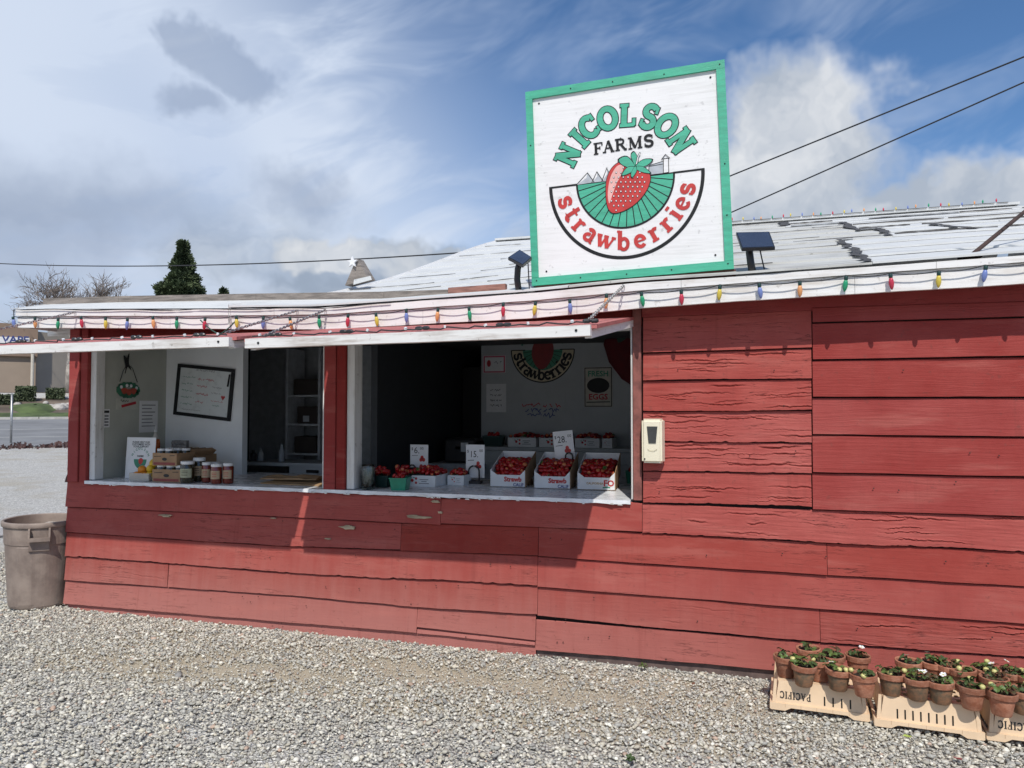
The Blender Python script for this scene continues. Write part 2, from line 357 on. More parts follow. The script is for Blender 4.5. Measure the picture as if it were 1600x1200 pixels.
# a slab-serif alphabet drawn with strokes: (points, weight) ; weight 1 = stem, 0.5 = hairline/serif
def serif(x, y, h=0.17): return ([(x-h, y), (x+h, y)], 0.55)
GL = {
 'N': (0.95, [([(.2,0),(.2,1)],.75), ([(.2,1),(.75,0)],1), ([(.75,0),(.75,1)],.75), serif(.18,.05), serif(.17,.95,.16), serif(.77,.95)]),
 'I': (0.52, [([(.26,0),(.26,1)],1), serif(.26,.05,.21), serif(.26,.95,.21)]),
 'C': (0.88, [(earc(.46,.5,.34,.44,48,312),1), ([(.76,.66),(.76,.97)],.55), ([(.76,.05),(.76,.30)],.4)]),
 'O': (0.92, [(earc(.46,.5,.36,.44,0,360,24),1)]),
 'L': (0.80, [([(.25,0),(.25,1)],1), serif(.25,.95,.2), ([(.06,.06),(.74,.06)],.6), ([(.72,.03),(.72,.34)],.55)]),
 'S': (0.76, [(earc(.38,.735,.25,.225,35,270,12)+earc(.38,.265,.27,.24,90,-150,12)[1:],1), ([(.64,.68),(.64,.97)],.5), ([(.11,.03),(.11,.32)],.5)]),
 'F': (0.78, [([(.22,0),(.22,1)],1), serif(.22,.04,.18), ([(.04,.95),(.70,.95)],.5), ([(.70,.98),(.70,.70)],.5), ([(.22,.52),(.52,.52)],.5), ([(.53,.66),(.53,.38)],.45)]),
 'A': (0.95, [([(.16,0),(.46,.98)],.5), ([(.46,1),(.78,0)],1), ([(.26,.36),(.64,.36)],.5), serif(.16,.04,.14), serif(.79,.04,.15)]),
 'R': (0.95, [([(.22,0),(.22,1)],1), serif(.22,.04,.18), ([(.04,.95),(.45,.95)]+earc(.45,.735,.24,.215,90,-90,10)+[(.22,.52)],.7), ([(.48,.5),(.78,.04),(.92,.04)],.85)]),
 'M': (1.15, [([(.2,0),(.2,1)],.5), ([(.2,1),(.55,.08)],1), ([(.55,.05),(.92,1)],.5), ([(.92,0),(.92,1)],1), serif(.2,.04,.15), serif(.92,.04,.18), serif(.14,.95,.1), serif(.98,.95,.1)]),
 'P': (0.85, [([(.22,0),(.22,1)],1), serif(.22,.04,.18), ([(.04,.95),(.45,.95)]+earc(.45,.71,.26,.24,90,-90,10)+[(.22,.47)],.7)]),
 's': (0.58, [(earc(.29,.46,.18,.145,35,270,10)+earc(.29,.165,.2,.15,90,-150,10)[1:],.9), ([(.48,.42),(.48,.62)],.45), ([(.08,.01),(.08,.21)],.45)]),
 't': (0.52, [([(.22,.88),(.22,.18)]+earc(.36,.18,.14,.13,180,330,8),.95), ([(.04,.60),(.46,.60)],.5)]),
 'r': (0.58, [([(.2,0),(.2,.62)],1), serif(.2,.03,.17), ([(.04,.60),(.2,.60)],.45), (earc(.38,.36,.18,.22,170,55,8),.8)]),
 'a': (0.66, [(earc(.29,.46,.17,.14,150,10,8)+[(.46,.44),(.46,.12)]+earc(.54,.12,.08,.1,180,300,5),.9), (earc(.27,.18,.18,.16,70,330,14),.8)]),
 'w': (1.0, [([(.12,.60),(.30,.02)],.95), ([(.30,.02),(.48,.58)],.5), ([(.46,.60),(.66,.02)],.95), ([(.66,.02),(.86,.60)],.5), serif(.14,.60,.13), serif(.48,.60,.12), serif(.86,.60,.11)]),
 'b': (0.72, [([(.17,.02),(.17,1)],1), ([(.02,.97),(.17,.97)],.5), (earc(.37,.31,.2,.28,-180,180,22),.8)]),
 'e': (0.64, [(earc(.32,.31,.22,.28,0,320,18),.85), ([(.1,.33),(.54,.33)],.45)]),
 'i': (0.40, [([(.2,0),(.2,.62)],1), serif(.2,.03,.16), ([(.05,.60),(.2,.60)],.45), ([(.2,.80),(.2,.95)],1.05)]),
}
def glyph(P, ch, cx, cy, ang, size, wgt, l, grow=0.0, wid=1.0):
    """stroke glyph centred on (cx,cy) in plane coords; size = cap height; wgt = stem width in cap heights"""
    w, st = GL[ch]; mb = MB(); ca, sa = math.cos(ang), math.sin(ang); hh = 0.5 if ch.isupper() else 0.31
    for k, (pts, q) in enumerate(st):
        pp = []
        pts = [np.array(a, float) for a in pts]
        if grow and np.linalg.norm(pts[0]-pts[-1]) > 1e-6:     # the outline also grows past the stroke ends
            g = grow/size
            d0 = pts[0]-pts[1]; d1 = pts[-1]-pts[-2]
            pts[0] = pts[0]+d0/np.linalg.norm(d0)*g; pts[-1] = pts[-1]+d1/np.linalg.norm(d1)*g
        for a in pts:
            u = (a[0]-w/2)*size*wid; v = (a[1]-hh)*size; pp.append((cx+u*ca-v*sa, cy+u*sa+v*ca))
        ribbon(mb, P, pp, wgt*q*size+2*grow, l+0.00012*k)
    return mb
def text_mesh(body, P, x, y, size, m, l=0.002, align='LEFT', ang=0.0, bold=0.0, sx=1.0):
    cu = bpy.data.curves.new('txt', 'FONT'); cu.body = body; cu.size = size; cu.align_x = align; cu.offset = bold; cu.resolution_u = 2
    ob = bpy.data.objects.new('txt', cu); COL.objects.link(ob)
    dg = bpy.context.evaluated_depsgraph_get(); me = bpy.data.meshes.new_from_object(ob.evaluated_get(dg))
    bpy.data.objects.remove(ob); bpy.data.curves.remove(cu)
    ca, sa = math.cos(ang), math.sin(ang)
    for v in me.vertices:
        u, w = v.co.x*sx, v.co.y; v.co = P.p(x+u*ca-w*sa, y+u*sa+w*ca, l)
    me.materials.clear(); me.materials.append(m); return me
def scrawl(P, x0, y, w, h, m_rng, l=0.0015):
    """illegible handwriting: a wavering pen line"""
    mb = MB(); n = max(6, int(w/h*3.2)); pts = []; x = x0; run = []
    for i in range(n):
        x = x0+w*i/n
        if m_rng.random() < 0.12 and len(run) > 3: mb_r(mb, P, run, h, l); run = []
        else: run.append((x+m_rng.uniform(-.2, .2)*h, y+m_rng.uniform(-.5, .5)*h*(1.0 if m_rng.random() < .8 else 1.6)))
    if len(run) > 2: mb_r(mb, P, run, h, l)
    return mb
def mb_r(mb, P, run, h, l): ribbon(mb, P, run, h*0.22, l)

# ================================================================== GROUND AND FAR SURROUNDINGS
BF = np.array([-0.76, 0.65]); BF = BF/np.linalg.norm(BF); BR = np.array([-BF[1], BF[0]])*-1.0     # forward / right of the street frame
def B(s, d, z): q = CAM[:2] + BF*d + BR*s; return (q[0], q[1], z)
def onD(px, py, d):
    r = ray(px, py); k = d/(r[:2]@BF); p = CAM + r*k; return (p[:2]-CAM[:2])@BR, p[2]
def dist_of(p): return (np.array(p[:2])-CAM[:2])@BF
D1 = dist_of(onZ(60, 700, 0.0)); D2 = D1+25.0; ZR = onD(60, 655, D2)[1]; D3 = D2+11.0; ZB = onD(60, 614, D3)[1]
def gz(d):
    return float(np.interp(d, [D1+2, D2, D2+0.6, D3, D3+4000], [0, ZR, ZR, ZB, ZB]))

def gravel_mat(name, stone_scale, c1, c2, c3):
    m = bpy.data.materials.new(name); m.use_nodes = True; t = m.node_tree; N = NT(t); b = t.nodes['Principled BSDF']
    co = N.n('ShaderNodeTexCoord').outputs['Object']
    vo = N.n('ShaderNodeTexVoronoi'); N.put(vo.inputs['Vector'], co); vo.inputs['Scale'].default_value = stone_scale
    ve = N.n('ShaderNodeTexVoronoi', feature='DISTANCE_TO_EDGE'); N.put(ve.inputs['Vector'], co); ve.inputs['Scale'].default_value = stone_scale
    r, g, bb = N.sep(vo.outputs['Color'])
    c = N.mix(r, c1, c2); big = N.noise(co, 0.9, 5, 0.6); tr = N.noise(N.v('MULTIPLY', co, (0.25, 0.9, 1)), 0.5, 3, 0.5)
    c = N.mix(N.step(N.m('ADD', big, N.m('MULTIPLY', N.m('SUBTRACT', tr, 0.5), 0.6)), 0.48, 0.68, 0.0, 0.8), c, c3)
    c = N.mix(N.step(ve.outputs['Distance'], 0.0, 0.12, 0.7, 0.0), c, tuple(v*0.45 for v in c3))
    # trodden strip of bare sandy dirt in front of the stand
    gx, gy, _ = N.sep(co); dn = N.noise(co, 3.5, 5, 0.6)
    dirt = N.step(N.m('ADD', N.m('ABSOLUTE', N.m('ADD', gy, 0.60)), N.m('MULTIPLY', N.m('SUBTRACT', dn, 0.5), 0.9)), 0.62, 0.40)
    dirt = N.m('MULTIPLY', dirt, N.m('MULTIPLY', N.step(gx, -5.2, -4.0), N.step(gx, 0.9, -0.2)))
    fd = N.noise(co, 90.0, 4, 0.7)
    c = N.mix(dirt, c, N.mix(fd, (0.34, 0.295, 0.215), (0.54, 0.48, 0.37)))
    t.links.new(c, b.inputs['Base Color']); b.inputs['Roughness'].default_value = 0.9; b.inputs['Specular IOR Level'].default_value = 0.2
    bn = N.n('ShaderNodeBump'); bn.inputs['Strength'].default_value = 0.8; bn.inputs['Distance'].default_value = 0.012
    h = N.m('ADD', N.m('MULTIPLY', N.m('ADD', N.step(ve.outputs['Distance'], 0.0, 0.25), N.m('MULTIPLY', g, 0.6)), N.m('SUBTRACT', 1.0, dirt)), N.m('MULTIPLY', fd, 0.35))
    t.links.new(h, bn.inputs['Height']); t.links.new(bn.outputs[0], b.inputs['Normal'])
    return m
GRAVEL = gravel_mat('gravel_ground', 38.0, (0.47, 0.46, 0.43), (0.82, 0.80, 0.75), (0.56, 0.51, 0.42))
ss = [-3500, -900, -300, -120, -60, -30, -15, -8, -4, 0, 4, 8, 15, 30, 60, 120, 300, 900, 3500]
ds = [-3500, -600, -150, -40, -15, -6, -2, 1, 3, 5, 7, 9, 11, 14, 18, 24, 30, D1, D1+2, D1+8, D1+16, D2, D2+0.6, D2+5, D3, D3+30, 200, 600, 3900]
V = [B(s, d, gz(d)-0.012) for d in ds for s in ss]; n = len(ss)
Fc = [(j*n+i, j*n+i+1, (j+1)*n+i+1, (j+1)*n+i) for j in range(len(ds)-1) for i in range(n-1)]
gr = link('ground', mesh('ground', V, Fc, GRAVEL)); gr['kind'] = 'structure'

def sheet(name, d0, d1, lift, m, s0=-160, s1=160, kind='structure', steps=10, thick=0.0):
    dd = np.linspace(d0, d1, steps); sv = np.linspace(s0, s1, 33); k = len(sv)
    V = [B(s, d, gz(d)+lift) for d in dd for s in sv]
    Fc = [(j*k+i, j*k+i+1, (j+1)*k+i+1, (j+1)*k+i) for j in range(steps-1) for i in range(k-1)]
    o = link(name, mesh(name, V, Fc, m)); o['kind'] = kind; return o
ASPH = mat('asphalt', (0.21, 0.212, 0.215), 0.9, 0.14, 0.6, stretch=(1, 1, 1))
MULCH = mat('dry_mulch', (0.15, 0.115, 0.085), 0.95, 0.4, 0.5, 0.6, 6)
LAWN = mat('dry_lawn', (0.075, 0.105, 0.035), 0.95, 0.4, 0.9, 0.5, 8)
CONC = mat('pale_concrete', (0.50, 0.48, 0.44), 0.85, 0.15, 3, 0.2, 30)
sheet('road', D1+1.0, D2-0.6, 0.02, ASPH)
sheet('bank', D2+0.7, D3+40, 0.06, MULCH)
for k, (d, c) in enumerate(((D1+7, 0.5), (D1+13, 0.5))):
    tag(sheet('road_marking', d, d+0.15, 0.035, mat('road_paint', (0.6, 0.6, 0.56), 0.8), steps=2), kind='structure')
mb = MB(); dv = D2-0.5
for i in range(32):
    s0, s1 = -160+i*10, -150+i*10-0.05
    mb.hexa([B(s0, dv, ZR-0.1), B(s1, dv, ZR-0.1), B(s1, dv+0.5, ZR-0.1), B(s0, dv+0.5, ZR-0.1), B(s0, dv, ZR+0.16), B(s1, dv, ZR+0.16), B(s1, dv+0.5, ZR+0.16), B(s0, dv+0.5, ZR+0.16)])
o = link('kerb', mb.me('kerb', CONC)); o['kind'] = 'structure'
lw = sheet('verge_grass', D2+0.8, D2+2.4, 0.09, LAWN); tag(lw, 'strip of mown grass along the far kerb', 'grass', kind='stuff')
# lawn mound on the bank
s_, z_ = onD(55, 632, D2+4)
V = []; Fc = []
for j in range(7):
    for k in range(20):
        t = 2*PI*k/20; r = 1-j/6.5; V.append(B(s_+math.cos(t)*1.5*r*(1+0.15*math.sin(3*t)), D2+4+math.sin(t)*2.0*r, gz(D2+4+math.sin(t)*2.0*r)+0.07+0.3*(1-r*r)))
for j in range(6):
    for k in range(20): Fc.append((j*20+k, j*20+(k+1) % 20, (j+1)*20+(k+1) % 20, (j+1)*20+k))
tag(link('lawn_mound', mesh('lawn_mound', V, Fc, LAWN, True)), 'rounded patch of green lawn on the bank across the road', 'lawn', kind='structure')

# row of dry weeds and stones along the edge of the lot
wb = MB(); R_ = random.Random(3)
for i in range(2600):
    s = R_.uniform(-30, 14); d = D1+R_.gauss(0.3, 0.4); h = R_.uniform(0.04, 0.22)*(0.5+abs(mnoise.noise(Vector((s*.7, 0, 0))))*1.6); a = R_.uniform(0, PI); q = R_.uniform(0.015, 0.06)
    p = Vector(B(s, d, gz(d)-0.02)); dx = Vector((math.cos(a), math.sin(a), 0))*q
    wb.add([p-dx, p+dx, p+dx*0.7+Vector((R_.uniform(-.1,.1), R_.uniform(-.1,.1), h)), p-dx*0.5+Vector((R_.uniform(-.1,.1), R_.uniform(-.1,.1), h*0.8))], [(0,1,2,3)])
tag(link('roadside_weeds', wb.me('roadside_weeds', mat('dead_weeds', (0.10, 0.055, 0.05), 0.9, 0.4, 2))), 'low dark dead weeds along the edge of the gravel lot', 'weeds', kind='stuff')

# beige commercial building across the road
def far_building():
    d = D3+8; s0, _ = onD(-420, 600, d); s1, zt = onD(113, 530, d); zt0 = onD(0, 505, d)[1]; sc, _ = onD(57, 530, d)
    root = thing('shop_building', B(sc, d, ZB), 'beige flat-roofed shop building across the road with white name boards', 'building')
    tan = mat('tan_stucco', (0.33, 0.265, 0.205), 0.9, 0.08, 0.3); tan2 = mat('grey_tan_stucco', (0.38, 0.34, 0.285), 0.9, 0.1, 0.25); brown = mat('brown_stucco', (0.25, 0.18, 0.135), 0.9, 0.08, 0.3)
    def bx(a, b, d0, d1, z0, z1): return [B(a,d0,z0), B(b,d0,z0), B(b,d1,z0), B(a,d1,z0), B(a,d0,z1), B(b,d0,z1), B(b,d1,z1), B(a,d1,z1)]
    zc = onD(57, 517, d)[1]; zfar = onD(150, 545, d+0)[1]; zl = onD(0, 556, d)[1]
    wpart('wall', MB().hexa(bx(s0, sc, d, d+25, ZB-1, zl)).me('wall', tan), root)
    wpart('parapet', MB().hexa(bx(s0, sc+0.1, d-0.35, d+25.2, zl, zt0)).me('parapet', brown), root)
    s2 = onD(150, 560, d+12)[0]
    wpart('side_wing', MB().hexa([B(sc,d+0.6,ZB-1), B(s2+16,d+14,ZB-1), B(s2+16,d+25,ZB-1), B(sc,d+25,ZB-1), B(sc,d+0.6,zc), B(s2+16,d+14,zc-0.2), B(s2+16,d+25,zc-0.2), B(sc,d+25,zc)]).me('side_wing', tan2), root)
    # name boards
    P = Plane(B(0, d-0.42, 0), (BR[0], BR[1], 0), (0, 0, 1))
    a0, b1 = onD(-70, 524, d-0.4); a1, b0 = onD(46, 535, d-0.4)
    sg = wpart('name_board', mslab('name_board', P, rect(a0, b0-0.25, a1, b1+0.05), 0, 0.12, PAPER), root)
    ax, az_ = onD(0, 531, d-0.4)
    wpart('lettering', text_mesh('& VAPE', P, ax-0.62, az_-0.22, 0.86, INKB, 0.14, bold=0.02), sg)
    a0, b1 = onD(18, 549, d-0.1); a1, b0 = onD(49, 557, d-0.1)
    P2 = Plane(B(0, d-0.06, 0), (BR[0], BR[1], 0), (0, 0, 1))
    bn = wpart('banner', mslab('banner', P2, rect(a0, b0, a1, b1), 0, 0.04, PAPER), root)
    wpart('lettering', text_mesh('COMING SOON', P2, (a0+a1)/2, b0+0.12, (a1-a0)*0.155, INKB, 0.06, 'CENTER', bold=0.01), bn)
    sp, zp = onD(51, 553, d-0.6)
    wpart('corner_column', MB().tube([B(sp, d-0.6, ZB-0.5), B(sp, d-0.6, zl+0.3)], 0.13, 8).me('corner_column', mat('cream_paint', (0.6, 0.56, 0.48))), root)
far_building()

# clipped hedges
def hedge(px0, px1, py0, py1, d, label):
    s0, z1 = onD(px0, py0, d); s1, z0 = onD(px1, py1, d); z0 = min(z0, gz(d)+0.05)
    root = thing('clipped_hedge', B((s0+s1)/2, d, z0), label, 'hedge', 'clipped hedges on the bank')
    mb = MB(); R = random.Random(px0); V0 = []
    core = MB().hexa([B(s0+.12,d+.1,z0), B(s1-.12,d+.1,z0), B(s1-.12,d+1,z0), B(s0+.12,d+1,z0), B(s0+.12,d+.1,z1-.1), B(s1-.12,d+.1,z1-.1), B(s1-.12,d+1,z1-.1), B(s0+.12,d+1,z1-.1)])
    for i in range(1500):
        k = R.random(); s = R.uniform(s0, s1); dd = R.uniform(d, d+1.1); z = R.uniform(z0, z1)
        if k < .6: dd = d+R.gauss(0, .05)
        elif k < .85: z = z1+R.gauss(0, .05)
        p = Vector(B(s, dd, z)); a = Vector((R.gauss(0,1), R.gauss(0,1), R.gauss(0,1))).normalized(); b = a.orthogonal().normalized()
        q = R.uniform(.05, .11); mb.add([p-a*q, p+b*q*.6, p+a*q, p-b*q*.6], [(0,1,2,3)])
    LF = mat('hedge_leaf', (0.05, 0.075, 0.03), 0.7, 0.5, 3, col2=(0.09, 0.115, 0.05))
    wpart('twigs', core.me('twigs', mat('hedge_core', (0.03, 0.035, 0.02), 0.9)), root)
    o = wpart('foliage', mb.me('foliage', LF), root); o['kind'] = 'stuff'
hedge(24, 56, 605, 630, D2+7, 'boxy clipped hedge below the pale building column')
hedge(72, 101, 608, 622, D2+8, 'small clipped hedge beside the pale leaning tree trunk')
hedge(-6, 27, 618, 638, D2+5.5, 'low hedge nearest the road at the photo edge')
# boulders on the bank
R_ = random.Random(5)
for k, (px, py, r) in enumerate(((93, 628, .5), (101, 634, .38), (80, 626, .3), (100, 641, .33), (108, 630, .3), (27, 638, .28), (112, 622, .25), (72, 625, .22))):
    d = D2+4+k*0.3; s, z = onD(px, py, d)
    me = bpy.data.meshes.new('boulder'); bm = bmesh.new(); bmesh.ops.create_icosphere(bm, subdivisions=2, radius=r)
    for v in bm.verts: v.co *= 1+0.25*mnoise.noise(v.co*2.5+Vector((k*7, 0, 0)))
    for v in bm.verts: v.co.z *= .7
    bm.to_mesh(me); bm.free(); me.materials.append(mat('bank_rock', (0.42, 0.39, 0.35), 0.9, 0.2, 2, 0.4, 8))
    tag(link('boulder', me, None, B(s, d, gz(d)+0.1)), 'pale rock lying on the mulched bank across the road', 'rock', 'rocks on the bank')

def branch(mb, p, d, L, r, lvl, R, maxl, spread, up):
    pts = [p]; rad = [r]; q = p.copy(); dd = d.copy(); n = 4
    for i in range(n):
        dd = (dd+Vector((R.gauss(0,1), R.gauss(0,1), R.gauss(0,1)))*0.16+Vector((0,0,up))).normalized(); q = q+dd*L/n; pts.append(q.copy()); rad.append(r*(1-0.5*(i+1)/n))
    mb.tube(pts, rad, 5 if lvl < 2 else 3, False)
    if lvl >= maxl: return
    for k in range(R.choice((3, 4, 4)) if lvl else 6):
        i = R.randint(1, n) if lvl else R.randint(2, n); e = (dd+Vector((R.gauss(0,1), R.gauss(0,1), R.gauss(0,.7)))*spread).normalized()
        branch(mb, pts[i], e, L*R.uniform(.55, .8), max(rad[i]*.62, .018), lvl+1, R, maxl, spread, up)
def bare_tree(px, ytop, ybase, d, seed, label, trunkmat, trunk_r, L, H):
    s, z0 = onD(px, ybase, d); base = Vector(B(s, d, gz(d)))
    root = thing('bare_tree', base, label, 'tree'); R = random.Random(seed)
    tp = [base+Vector((0,0,-.2)), base+Vector((.1,.0,H*.4)), base+Vector((.05,.2,H*.75)), base+Vector((.15,.1,H))]
    wpart('trunk', MB().tube(tp, [trunk_r*1.25, trunk_r, trunk_r*.8, trunk_r*.7], 10).me('trunk', trunkmat, True), root)
    mb = MB()
    for k in range(8):
        a = k*.785+R.random(); branch(mb, tp[-1]-Vector((0,0,.15*k)), Vector((math.cos(a)*.75, math.sin(a)*.75, R.uniform(.4, .9))).normalized(), L, trunk_r*.55, 0, R, 4, .55, .06)
    wpart('crown', mb.me('crown', mat('bare_twigs', (0.20, 0.165, 0.14), 0.9, 0.2, 2)), root)
PALEBARK = mat('pale_bark', (0.42, 0.38, 0.33), 0.9, 0.3, 2, 0.4, 12)
dT = D3+2
bare_tree(108, 415, 618, dT, 4, 'bare winter tree with pale trunk across the road', PALEBARK, 0.32, onD(103, 455, dT)[1]*0.215, onD(103, 500, dT)[1]-ZB)

LEAFN = mat('conifer_needles', (0.05, 0.08, 0.032), 0.8, 0.45, 0.8, col2=(0.10, 0.135, 0.055))
def conifer(px, ytop, halfw_px, ybot, d, seed, label, n):
    s, zt = onD(px, ytop, d); _, zb = onD(px, ybot, d); k = d/F*1.35; z0 = gz(d); base = Vector(B(s, d, z0)); R = random.Random(seed); Hv = zt-z0
    root = thing('conifer_tree', base, label, 'tree')
    wpart('trunk', MB().tube([base, base+Vector((.1,0,Hv*.5)), base+Vector((0,0,Hv*.97))], [.3, .2, .03], 8).me('trunk', mat('dark_bark', (0.10, 0.075, 0.055), 0.9)), root)
    mb = MB(); zc = zb-z0-2.0
    for i in range(n):
        t = R.random()**0.8; z = Hv-(Hv-zc)*t; w = halfw_px*k*(0.10+1.0*min(1, t*1.45)**1.25)*(0.88+0.16*math.sin(z*4.1+seed)+0.12*math.sin(z*9.3))
        a = R.uniform(0, 2*PI); w *= 0.85+0.55*mnoise.noise(Vector((math.cos(a)*1.6, math.sin(a)*1.6, z*1.3+seed))); r = w*math.sqrt(R.uniform(.12, 1.0))
        p = base+Vector((math.cos(a)*r, math.sin(a)*r, z-0.12*r)); out = Vector((math.cos(a), math.sin(a), R.uniform(-.2, .9))).normalized()
        for q in range(3):
            e = (out+Vector((R.gauss(0,.5), R.gauss(0,.5), R.gauss(0,.4)))).normalized(); sd = e.orthogonal().normalized(); l = R.uniform(.16, .36)
            mb.add([p-sd*.055, p+sd*.055, p+e*l+sd*.03, p+e*l-sd*.03], [(0,1,2,3)])
    o = wpart('crown', mb.me('crown', LEAFN), root); o['kind'] = 'stuff'
conifer(287, 379, 27, 470, 52, 2, 'tall pointed dark green conifer rising behind the stand roof', 9000)
conifer(350, 452, 13, 474, 56, 5, 'small round treetop just above the roof edge beside the conifer', 1500)
conifer(250, 455, 8, 474, 54, 9, 'low evergreen tip left of the tall pointed conifer', 500)

# ridge of hills beyond the town, distance haze put into its blue colour
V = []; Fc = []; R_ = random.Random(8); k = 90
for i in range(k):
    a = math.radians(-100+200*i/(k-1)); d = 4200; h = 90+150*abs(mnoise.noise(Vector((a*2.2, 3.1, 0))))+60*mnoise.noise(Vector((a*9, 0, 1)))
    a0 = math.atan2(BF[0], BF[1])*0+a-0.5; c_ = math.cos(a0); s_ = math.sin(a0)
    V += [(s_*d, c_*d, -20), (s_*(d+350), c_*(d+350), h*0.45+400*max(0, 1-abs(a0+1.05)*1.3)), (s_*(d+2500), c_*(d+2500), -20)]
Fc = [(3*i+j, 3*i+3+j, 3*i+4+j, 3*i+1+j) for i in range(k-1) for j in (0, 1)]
o = link('hills', mesh('hills', V, Fc, mat('haze_blue_hills', (0.10, 0.14, 0.20), 0.95, 0.25, 0.004), True)); o['kind'] = 'structure'

# fence post at the far edge of the lot, overhead cables, parking stop
p = onZ(17, 695, 0.0); zt = onX(17, 617, p[0])[2]
pt = thing('metal_post', p, 'thin grey metal post standing at the edge of the gravel lot', 'post')
wpart('pole', MB().tube([p-np.array([0,0,.2]), (p[0], p[1], zt)], 0.045, 10).me('pole', STEEL, True), pt)
wpart('cap', MB().lathe([(.05,0),(.05,.05),(.02,.07)], 10, (p[0], p[1], zt)).me('cap', STEEL), pt)
p = onZ(-14, 838, 0.0)
me = MB().hexa([p+np.array(q) for q in ((-1.1,-.14,0),(.16,-.1,0),(.16,.1,0),(-1.1,.08,0),(-1.08,-.08,.13),(.14,-.05,.13),(.14,.05,.13),(-1.08,.03,.13))]).me('parking_stop', mat('white_painted_concrete', (0.72, 0.72, 0.70), 0.8, 0.08, 6, 0.3, 40)); bevel(me, .02, 2)
tag(link('parking_stop', me), 'low white concrete parking stop behind the grey trash can', 'parking stop')

def catenary(a, b, sag, n=24): 
    a = Vector(a); b = Vector(b); return [a.lerp(b, i/n)-Vector((0,0,sag*4*(i/n)*(1-i/n))) for i in range(n+1)]

# ================================================================== THE FRUIT STAND
XL = -5.17; XR = 3.6
stand = thing('fruit_stand', (-1.0, 2.0, 0), 'red plank-sided strawberry stand with white roof and two serving openings', 'building')

def zline(pts, x):
    q = [onY(*p) for p in pts]; xs = [a[0] for a in q]; zs = [a[2] for a in q]
    if len(q) > 1 and x > xs[-1]: return zs[-1]+(x-xs[-1])*(zs[-1]-zs[-2])/(xs[-1]-xs[-2])*0.3
    return float(np.interp(x, xs, zs))
def fbm(x, z, s): return mnoise.fractal(Vector((x, z, s)), 1.0, 2.0, 4)
def plank(px0, px1, top, bot, m=None, rough=0.0, seed=0, lap=(0.006, 0.022), xend=None, ragged=0.0):
    x0 = onY(px0, (top[0][1]+bot[0][1])/2)[0]; x1 = xend if xend is not None else onY(px1, (top[-1][1]+bot[-1][1])/2)[0]
    x0 += 0.0015; x1 -= 0.0015; R = random.Random(seed*13+5)
    nc = max(8, int((x1-x0)/(0.008 if rough else 0.03))); nr = 40 if rough else 8
    cracks = []
    if rough:
        for k in range(int((5+4*(x1-x0))*rough)):
            cl = R.uniform(.12, .55); cracks.append((R.uniform(x0-.05, x1), R.uniform(.08, .95), cl, R.uniform(.0015, .0048)*rough, R.uniform(.0018, .0042), R.uniform(-.05, .05), R.random()*50))
    V = []; cols = nc+1
    X = np.linspace(x0, x1, cols)
    for x in X:
        zt = zline(top, x)-0.0025; zb = zline(bot, x)+0.0045+0.0022*fbm(x*3, seed, 2.0)+ragged*(0.004*fbm(x*2.2, seed, 5.0)+0.005*max(0, fbm(x*19, seed, 6.0)))
        bow = 0.006*fbm(x*1.1, seed*3.7, 1.0)
        H = zt-zb
        V.append((x, -0.001, zt))
        for j in range(nr+1):
            t = j/nr; z = zt-0.005-(H-0.005)*t; y = -(lap[0]+(lap[1]-lap[0])*t)+bow*t+0.0012*fbm(x*4, z*9, seed)
            for (cx, ct, cl, A, w, sl, ph) in cracks:
                u = (x-cx)/cl
                if 0 < u < 1:
                    zc = zt-H*ct+sl*(x-cx)+0.012*fbm(x*6, ph, 1.0)+0.004*fbm(x*30, ph, 2.0); dz = z-zc
                    if abs(dz) < 6*w:
                        e = min(1, 4*u, 4*(1-u)); y += A*e*1.5*math.exp(-(dz/w)**2)-0.5*A*e*math.exp(-((dz-2.4*w)/(2*w))**2)
            if rough: y += 0.0009*rough*fbm(x*5, z*70, seed)
            V.append((x, y, z))
        V.append((x, 0.0, zb))
    k = nr+3
    Fc = [(i*k+j, i*k+j+1, (i+1)*k+j+1, (i+1)*k+j) for i in range(nc) for j in range(k-1)]
    Fc += [tuple(range(k))[::-1], tuple(nc*k+j for j in range(k))]
    me = mesh('plank', V, Fc, m or RED)
    o = wpart('plank', me, stand); return o

# under the counter
CT = [(107,750),(290,759),(512,769),(690,777),(995,783)]
plank(106, 690, CT[:4], [(106,792),(205,796),(450,808),(690,820)], RED, .35, 1, ragged=.4)
plank(690, 1004, [(690,778),(995,784),(1004,786)], [(690,818),(931,827),(1004,831)], RED, 0, 2)
plank(1004, 1700, [(1004,786),(1275,796),(1600,807)], [(1004,832),(1150,840),(1292,848),(1400,852),(1600,862)], REDROUGH, 1.5, 3, xend=XR, ragged=1.6)
plank(106, 628, [(106,792),(205,796),(450,808),(628,817)], [(106,831),(266,842),(426,852),(628,859)], RED, .5, 4, ragged=.7)
plank(628, 842, [(628,817),(690,818),(842,823)], [(628,860),(842,868)], RED, 0, 5)
plank(842, 1292, [(842,823),(931,827),(1004,832),(1292,848)], [(842,869),(1000,880),(1292,898)], RED, 0, 6)
plank(1292, 1700, [(1292,848),(1400,852),(1600,862)], [(1292,898),(1600,916)], REDROUGH, .35, 7, xend=XR)
plank(105, 841, [(105,831),(266,842),(426,852),(628,860),(841,868)], [(105,868),(265,880),(426,893),(600,903),(700,906),(841,915)], RED, 0, 8, ragged=2.2)
plank(841, 1700, [(841,869),(1000,880),(1292,898),(1600,916)], [(841,916),(1000,929),(1281,951),(1600,974)], RED, 0, 9, xend=XR)
plank(104, 264, [(104,868),(264,880)], [(104,906),(264,917)], REDROUGH, .5, 10)
plank(265, 841, [(265,880),(426,893),(600,903),(700,906),(841,915)], [(265,917),(450,930),(653,948),(841,960)], RED, 0, 11, ragged=.8)
